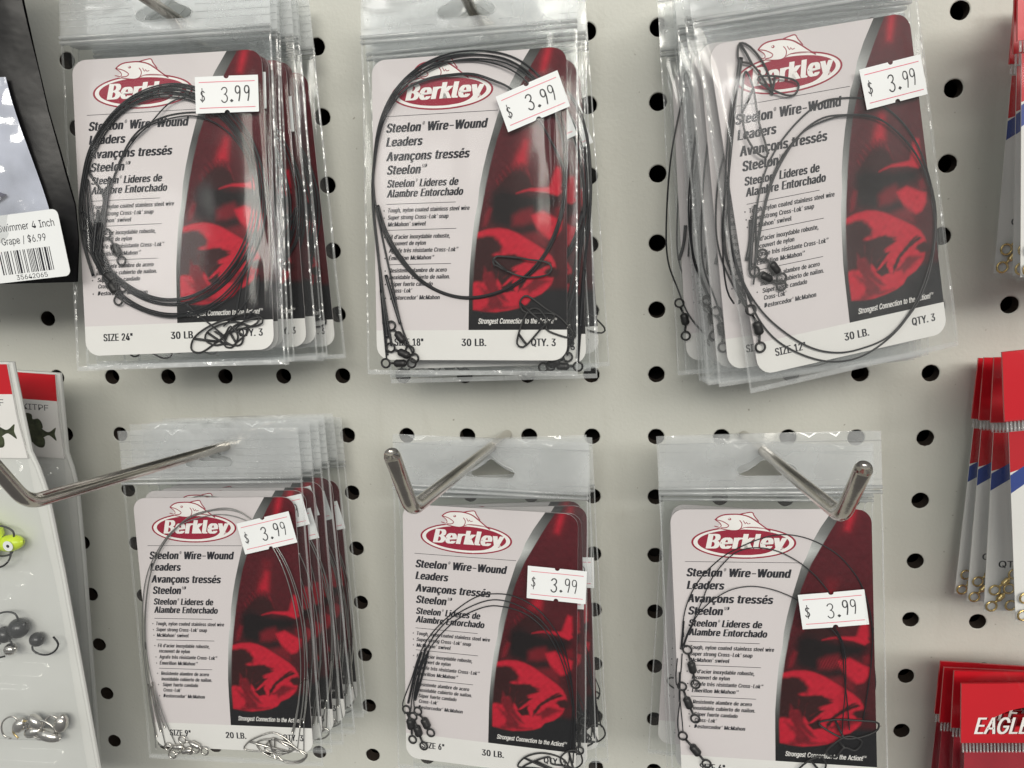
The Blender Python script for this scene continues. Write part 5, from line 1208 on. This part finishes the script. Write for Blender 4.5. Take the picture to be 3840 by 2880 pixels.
def make_swivel_pack(label, mat, front=True):
    root = empty('swivel_pack', mat)
    tag(root, label, 'tackle pack', 'red-headed packs of swivels and snaps')
    Wd, H = 46.0, 92.0
    hb = 69.6
    hole = sm2([(9.5, 78.2), (12, 80.0), (17, 82.2), (23, 83.2), (29, 82.2), (34, 80.0), (36.5, 78.2), (34, 76.0), (28, 75.6), (18, 75.6), (12, 76.0)], True, 1.0)
    out = [(0, hb), (Wd, hb), (Wd, H), (0, H)]
    for y0, y1 in ((-0.35, 0.5),):
        mb = MB()
        pts = [Vector(p) for p in hole] + [Vector(p) for p in out]
        nh = len(hole)
        ed = [(i, (i + 1) % nh) for i in range(nh)] + [(nh + i, nh + (i + 1) % 4) for i in range(4)]
        r = delaunay_2d_cdt(pts, ed, [], 0, 1e-5)
        hc = [Vector(p) for p in hole]
        F, G = [], []
        for f in r[2]:
            c = sum((r[0][i] for i in f), Vector((0, 0))) / 3
            ins = False
            for i in range(nh):
                a, b = hc[i], hc[(i + 1) % nh]
                if (a.y > c.y) != (b.y > c.y) and c.x < (b.x - a.x) * (c.y - a.y) / (b.y - a.y) + a.x:
                    ins = not ins
            if ins:
                continue
            p, q, s = (r[0][i] for i in f)
            ff = tuple(f) if (q - p).x * (s - p).y - (q - p).y * (s - p).x > 0 else tuple(reversed(f))
            F.append(ff)
        mb.add([(v.x, y0, v.y) for v in r[0]], F)
        mb.add([(v.x, y1, v.y) for v in r[0]], [tuple(reversed(f)) for f in F])
        for loop in (hc, [Vector(p) for p in out]):
            n = len(loop)
            mb.add([(p.x, y0, p.y) for p in loop] + [(p.x, y1, p.y) for p in loop], [(i, n + i, n + (i + 1) % n, (i + 1) % n) for i in range(n)])
        hd = mb.build('header_card', M['red_card'], root)
    lt = MB()
    # white slanted lettering with a dark edge
    text(lt, 'EAGLE CLAW', 4.25, 73.0, 40.2, 6.2, -0.40, 0.22, 0.15, 1)
    text(lt, 'EAGLE CLAW', 4.2, 73.1, 40.0, 6.2, -0.44, 0.22, 0.05, 0)
    lt.build('lettering', [M['pale_ink'], solid('maroon_edge_ink', (0.12, 0.006, 0.012), 0.5)], hd)
    cd = MB()
    box(cd, 1.2, Wd - 1.2, 0.0, 0.35, 1.5, 66.0)
    card = cd.build('card', M['white'], root)
    pr = MB()
    poly(pr, [(1.2, 52.5), (Wd - 1.2, 66.0), (Wd - 1.2, 66.0), (1.2, 66.0)], -0.03, 0)
    poly(pr, [(1.2, 45.5), (22, 59.5), (34, 66.0), (22.0, 65.2), (1.2, 51.6)], -0.04, 1)
    text(pr, 'QTY. 5', 5.2, 17.6, 17.5, 2.4, -0.03, 0.0, 0.03, 2)
    pr.build('printed_design', [M['red_card'], M['blue_ink'], M['ink']], card)
    bg = MB()
    nx, nz = 16, 34
    for side in (0, 1):
        V = []
        for j in range(nz + 1):
            for i in range(nx + 1):
                x, z = Wd * i / nx, hb + 0.6 - (hb + 0.6) * j / nz
                e = 1 - abs(2 * x / Wd - 1) ** 6
                b = e * (0.3 + 2.2 * smoothstep(0, 10, z) * (1 - smoothstep(50, 66, z)))
                wv = 0.5 * noise.noise(Vector((x * 0.12, z * 0.06, 3.3))) * e
                V.append((x, (-0.55 - b - abs(wv)) if side == 0 else 0.6 + 0.3 * b, z))
        W_ = nx + 1
        F = [(j * W_ + i, (j + 1) * W_ + i, (j + 1) * W_ + i + 1, j * W_ + i + 1) for j in range(nz) for i in range(nx)]
        bg.add(V, F if side == 0 else [tuple(reversed(f)) for f in F])
    bag = bg.build('bag', M['film'], root, True)
    cr = MB()
    for i in range(40):
        x = 0.6 + i * (Wd - 1.2) / 39
        tube(cr, [(x, -0.7, hb - 0.1), (x, -0.75, hb - 3.2)], 0.36, 5)
    cr.build('crimped_seal', M['zip'], bag, True)
    for (a, b, c) in (((3.2, 3.6), (6.0, 7.0), (8.6, 10.2)), ((4.0, 9.6), (7.4, 12.8), (10.0, 15.6)), ((9.5, 4.0), (12.5, 7.0), (15.4, 10.4)), ((15, 3.5), (18, 7.5), (20.5, 11.5))):
        mb = MB()
        make_swivel(mb, a, b, c, 1.1, 0, 1.75, 0.95, 3.2)
        mb.build('swivel', M['brass'], root, True)
    return root


def at(x, y, z, rx, ry, rz=0.0):
    return pose_matrix([x, y, z, rx, ry, rz])


SW = []
base = make_swivel_pack('front red-headed pack of brass swivels cut by the frame, beside the lower bag row', at(0.3685, -0.054, -0.0735, -0.04, -0.11))
LAY = [(('second', 'middle'), at(0.3660, -0.036, -0.0795, -0.05, -0.02)), (('third', 'middle'), at(0.3650, -0.024, -0.082, -0.05, 0.01)), (('rearmost', 'middle'), at(0.3645, -0.014, -0.084, -0.04, 0.035)),
       (('front', 'top'), at(0.3590, -0.054, 0.0400, -0.04, -0.075)), (('second', 'top'), at(0.3645, -0.036, 0.0385, -0.04, -0.06)), (('rearmost', 'top'), at(0.3660, -0.018, 0.0375, -0.04, 0.01)),
       (('front', 'bottom'), at(0.3615, -0.054, -0.1900, -0.04, -0.06)), (('second', 'bottom'), at(0.3600, -0.042, -0.1925, -0.04, -0.02)), (('third', 'bottom'), at(0.3585, -0.030, -0.1985, -0.04, 0.01)), (('rearmost', 'bottom'), at(0.3595, -0.018, -0.2025, -0.03, 0.03))]
NM = {'middle': 'the red-headed stack of brass swivels beside the lower bag row', 'top': 'the uppermost red-headed stack, its top cut by the frame', 'bottom': 'the red-headed stack lettered EAGLE'}
for (od, st), mat in LAY:
    c = copy_tree(base)
    c.matrix_world = mat
    c['label'] = '%s pack in %s' % (od, NM[st])
    if st == 'bottom':
        # this kind has a plain red card
        for h in kids(c):
            if h.name.startswith('card'):
                for q in [h] + kids(h):
                    q.data = q.data.copy()
                    for mi in range(min(2, len(q.data.materials))):
                        q.data.materials[mi] = M['red_print']
    else:
        for h in kids(c):
            for g in kids(h):
                if g.name.startswith('lettering'):
                    bpy.data.objects.remove(g)

for h in kids(base):
    for g in kids(h):
        if g.name.startswith('lettering'):
            bpy.data.objects.remove(g)

# ---------------------------------------------------------------- jig kits in clear clamshells


def fish_print(mb, cx, cz, s, y, k):
    bodyp = [(-11, 0), (-9, 2.6), (-5, 4.6), (-1, 5.2), (3, 4.2), (6, 2.0), (8, 1.0), (9.5, 1.4), (12, 3.2), (11.4, 0.4), (12, -2.6), (9.5, -0.8), (8, -0.5), (5, -2.2), (1, -4.0), (-4, -4.2), (-8, -2.8)]
    poly(mb, sm2([(cx + p[0] * s, cz + p[1] * s) for p in bodyp], True, 0.6), y, k)
    poly(mb, sm2([(cx + p[0] * s, cz + p[1] * s) for p in [(-4, 4.6), (-3, 7.6), (-1, 8.8), (1.2, 8.2), (1.6, 6.2), (4.0, 6.6), (5.6, 5.0), (5.8, 2.4), (2, 4.2)]], True, 0.6), y - 0.01, k)
    poly(mb, sm2([(cx + p[0] * s, cz + p[1] * s) for p in [(1, -3.6), (3, -5.8), (5.6, -6.0), (6.6, -4.4), (6.0, -1.6)]], True, 0.6), y - 0.01, k)


def make_jig(root, x, y, z, mat, hook_mat, ang, eye=False, r=3.0, lng=1.0):
    a = math.radians(ang)
    mb = MB()
    prof = [(-1.0, 0.15), (-0.9, 0.5), (-0.6, 0.85), (-0.2, 1.0), (0.2, 0.98), (0.6, 0.8), (0.9, 0.45), (1.0, 0.12)]
    dx, dz = math.cos(a), math.sin(a)
    tube(mb, [(x + dx * p[0] * r * lng, y, z + dz * p[0] * r * lng) for p in prof], r, 16, False, 0, True, [p[1] * r for p in prof])
    j = mb.build('jig_head', mat, root, True)
    hb = MB()
    q = [(0.6, 0.3), (1.0, 1.4), (0.2, 2.2), (-1.2, 2.5), (-2.6, 2.0), (-3.4, 1.0), (-3.0, -0.2)]
    tube(hb, smooth_path([(x + (p[0] * dx - p[1] * dz) * r * 0.95, y - 0.6, z + (p[0] * dz + p[1] * dx) * r * 0.95) for p in q], False, 0.8), 0.36, 8)
    hb.build('fish_hook', hook_mat, j, True)
    if eye:
        eb = MB()
        poly(eb, ellipse_pts(x + dx * 1.2, z + dz * 1.2, 1.9, 1.9, 24), y - r - 0.05, 0)
        poly(eb, ellipse_pts(x + dx * 1.2, z + dz * 1.2, 0.6, 0.6, 16), y - r - 0.12, 1)
        eb.build('eye', [M['paper'], M['ink']], j)
    return j


def make_clamshell(label, mat):
    root = empty('jig_kit', mat)
    tag(root, label, 'jig kit', 'jig kits in clear clamshell packs')
    rt = [(33.4, 184), (34.2, 163), (34.7, 152), (36.6, 146), (38.3, 137), (39.5, 107), (41.5, 0)]
    out = rt + [(-p[0], p[1]) for p in reversed(rt)]
    mb = MB()
    extrude_poly(mb, out, 0.0, 1.4)
    # turned lip that stiffens the edge of the tray
    for s in (-1, 1):
        tube(mb, [(s * (p[0] - 0.5), 0.5, p[1]) for p in rt], 0.95, 8)
    mb.build('tray', M['tray'], root)
    cb = MB()
    extrude_poly(cb, [(-32, 183.5), (32, 183.5), (32.3, 165), (33.8, 150), (-33.8, 150), (-32.3, 165)], -1.0, -0.15)
    ins = cb.build('insert_card', M['white'], root)
    pr = MB()
    poly(pr, [(-32, 183.5), (32, 183.5), (32.2, 173), (-32.2, 173)], -1.03, 0)
    text(pr, 'FKITPF', 15.2, 168.9, 28.4, 2.3, -1.04, 0, 0.0, 1)
    fish_print(pr, 20.0, 159.4, 0.92, -1.04, 2)
    pr.build('printed_design', [M['red_card'], M['rule'], M['olive']], ins)
    bl = MB()
    nx, nz = 64, 170
    cells = (112, 76, 40, 4)
    V = []
    for j in range(nz + 1):
        z = 2 + 147.5 * j / nz
        for i in range(nx + 1):
            x = -37 + 74 * i / nx
            hw = 36.5 - 3.0 * smoothstep(90, 150, z)
            x = x * hw / 37
            e = smoothstep(0, 5.0, hw - abs(x)) * smoothstep(0, 4, z - 2) * (1 - smoothstep(144, 149.5, z))
            h = 4.0
            for c in cells:
                h = max(h, 4.0 + (4.2 * smoothstep(0, 3.0, z - c) * (1 - smoothstep(29, 33, z - c)) * smoothstep(0, 2.5, hw - 4 - abs(x)) + 1.8 * smoothstep(4, 6, z - c) * (1 - smoothstep(24, 27, z - c)) * smoothstep(5.5, 8.0, hw - 4 - abs(x))))
            h += 0.25 * noise.noise(Vector((x * 0.1, z * 0.1, 1.0)))
            V.append((x, -0.5 - e * h, z))
    W_ = nx + 1
    F = [(j * W_ + i, j * W_ + i + 1, (j + 1) * W_ + i + 1, (j + 1) * W_ + i) for j in range(nz) for i in range(nx)]
    bl.add(V, F)
    bl.build('blister', M['blister'], root, True)
    for args in ((24.5, -4.4, 119.5, M['lime'], M['lead'], 8, True, 3.0, 1.7), (17.0, -4.4, 124.5, M['lime'], M['lead'], 150, False, 3.4, 1.6), (15.0, -4.6, 116.0, M['lime'], M['lead'], 200, False, 2.8, 1.8),
                 (22.0, -4.8, 86.5, M['lead'], M['lead'], 35, False, 3.6, 1.0), (27.5, -3.8, 81.5, M['lead'], M['lead'], 190, False, 2.6, 1.0), (15.5, -4.6, 83.5, M['lead'], M['lead'], 80, False, 3.0, 1.0), (17.5, -5.2, 78.0, M['steel'], M['lead'], 15, False, 2.2, 1.1),
                 (26.5, -4.8, 42.5, M['steel'], M['steel'], -15, False, 2.5, 1.9), (32.0, -4.4, 47.5, M['steel'], M['steel'], 70, False, 2.6, 1.4), (20.0, -4.6, 43.5, M['steel'], M['brass'], 20, False, 2.3, 1.6), (22.5, -5.4, 48.5, M['steel'], M['steel'], 130, False, 2.2, 1.5), (15.0, -4.6, 46.0, M['steel'], M['steel'], 50, False, 2.4, 1.4)):
        make_jig(root, *args)
    return root


k1 = make_clamshell('clear clamshell jig kit with red header and chartreuse jig, front of its pair', at(0.0010, -0.0680, -0.1635, 0.0, 0.0))
k2 = copy_tree(k1)
k2.matrix_world = at(-0.0219, -0.0400, -0.1725, -0.05, 0.07)
k2['label'] = 'clear clamshell jig kit behind the other, bluegill picture showing under its red header'

# ---------------------------------------------------------------- black bait pouch


def make_pouch():
    root = empty('bait_pouch', at(0.0, -0.0600, 0.0460, -0.02, 0.0))
    tag(root, 'black soft bait pouch with clear crinkled window and white barcode label', 'bait pouch')
    rt = [(50, 130), (51.6, 90), (53, 75), (55, 56.5), (57.5, 42), (60.1, 26), (59.5, 14), (57.0, 0.5)]

    def edge(z):
        for a, b in zip(rt, rt[1:]):
            if b[1] <= z <= a[1]:
                return b[0] + (a[0] - b[0]) * (z - b[1]) / (a[1] - b[1])
        return rt[-1][0]
    mb = MB()
    nx, nz = 40, 60
    for side in (0, 1):
        V = []
        for j in range(nz + 1):
            z = 0.5 + 129.5 * j / nz
            for i in range(nx + 1):
                s = -1 + 2 * i / nx
                x = s * edge(z)
                e = (1 - abs(s) ** 5) * smoothstep(0, 16, z)
                wv = 1.1 * noise.noise(Vector((x * 0.07, z * 0.045, 2.0))) * smoothstep(0, 6, z)
                V.append((x, (-0.3 - 5.0 * e + wv * 0.8) if side == 0 else 0.6 + 2.0 * e, z - 0.018 * (57 - x) * 0.3))
        W_ = nx + 1
        F = [(j * W_ + i, j * W_ + i + 1, (j + 1) * W_ + i + 1, (j + 1) * W_ + i) for j in range(nz) for i in range(nx)]
        mb.add(V, F if side == 0 else [tuple(reversed(f)) for f in F])
    mb.build('pouch', M['pouch'], root, True)
    # clear window bulging over the bait
    def wedge(z):
        return 45.5 + (55.5 - 45.5) * (1 - smoothstep(12, 72, z))
    wb, tb = MB(), MB()
    nx, nz = 34, 44
    for tgt, off, amp in ((wb, -8.2, 2.6), (tb, -5.9, 0.4)):
        V = []
        for j in range(nz + 1):
            z = 8 + 58.5 * j / nz
            for i in range(nx + 1):
                s = i / nx
                x = -30 + (wedge(z) + 30) * s
                e = (1 - abs(2 * s - 1) ** 6) * (1 - abs(2 * j / nz - 1) ** 8)
                V.append((x, -5.6 + (off + 5.6) * e + amp * e * (noise.noise(Vector((x * 0.09, z * 0.06, 5.0))) + 0.45 * noise.noise(Vector((x * 0.22, z * 0.15, 2.0))) - 0.5 * abs(noise.noise(Vector((x * 0.13 + z * 0.05, z * 0.12, 7.0))))) + (0.0 if tgt is wb else 0.25), z))
        W_ = nx + 1
        tgt.add(V, [(j * W_ + i, j * W_ + i + 1, (j + 1) * W_ + i + 1, (j + 1) * W_ + i) for j in range(nz) for i in range(nx)])
    tb.build('inner_tray', M['pale'], root, True)
    wb.build('window', M['crinkle'], root, True)
    bb = MB()
    prof = [(0, 0.5), (4, 2.2), (10, 3.1), (20, 3.3), (27, 2.6), (31, 1.2), (33, 0.3)]
    tube(bb, [(8 + p[0], -7.0, 26.5 + p[0] * 0.1) for p in prof], 3, 14, False, 0, True, [p[1] for p in prof])
    bb.build('soft_bait', M['purple'], root, True)
    # white label across the foot
    lb = bpy.data.objects.new('x', None)
    bpy.data.objects.remove(lb)
    mbl = MB()
    extrude_poly(mbl, round_rect(-62, 0, -21.7, 0, 2.0), -0.12, 0.0)
    lab = mbl.build('label', M['paper'], root)
    lab.location = (59.4 * MM, -8.6 * MM, 25.0 * MM)
    lab.rotation_euler = (0, math.radians(-4.8), 0)
    tb = MB()
    text(tb, 'Swimmer 4 Inch', -22.4, -5.3, -2.0, 2.35, -0.16, 0, 0.0)
    text(tb, 'Grape / $6.99', -22.0, -9.6, -6.0, 2.3, -0.16, 0, 0.0)
    rb = random.Random(5)
    x = -24.0
    while x < -5.6:
        w = rb.choice((0.25, 0.25, 0.45, 0.7))
        box(tb, x, x + w, -0.16, -0.13, -19.2, -11.6)
        x += w + rb.choice((0.3, 0.3, 0.5, 0.8))
    text(tb, '35642065', -19.5, -21.2, -8.2, 1.55, -0.16, 0, 0.0)
    tb.build('printed_text', M['ink'], lab)


make_pouch()
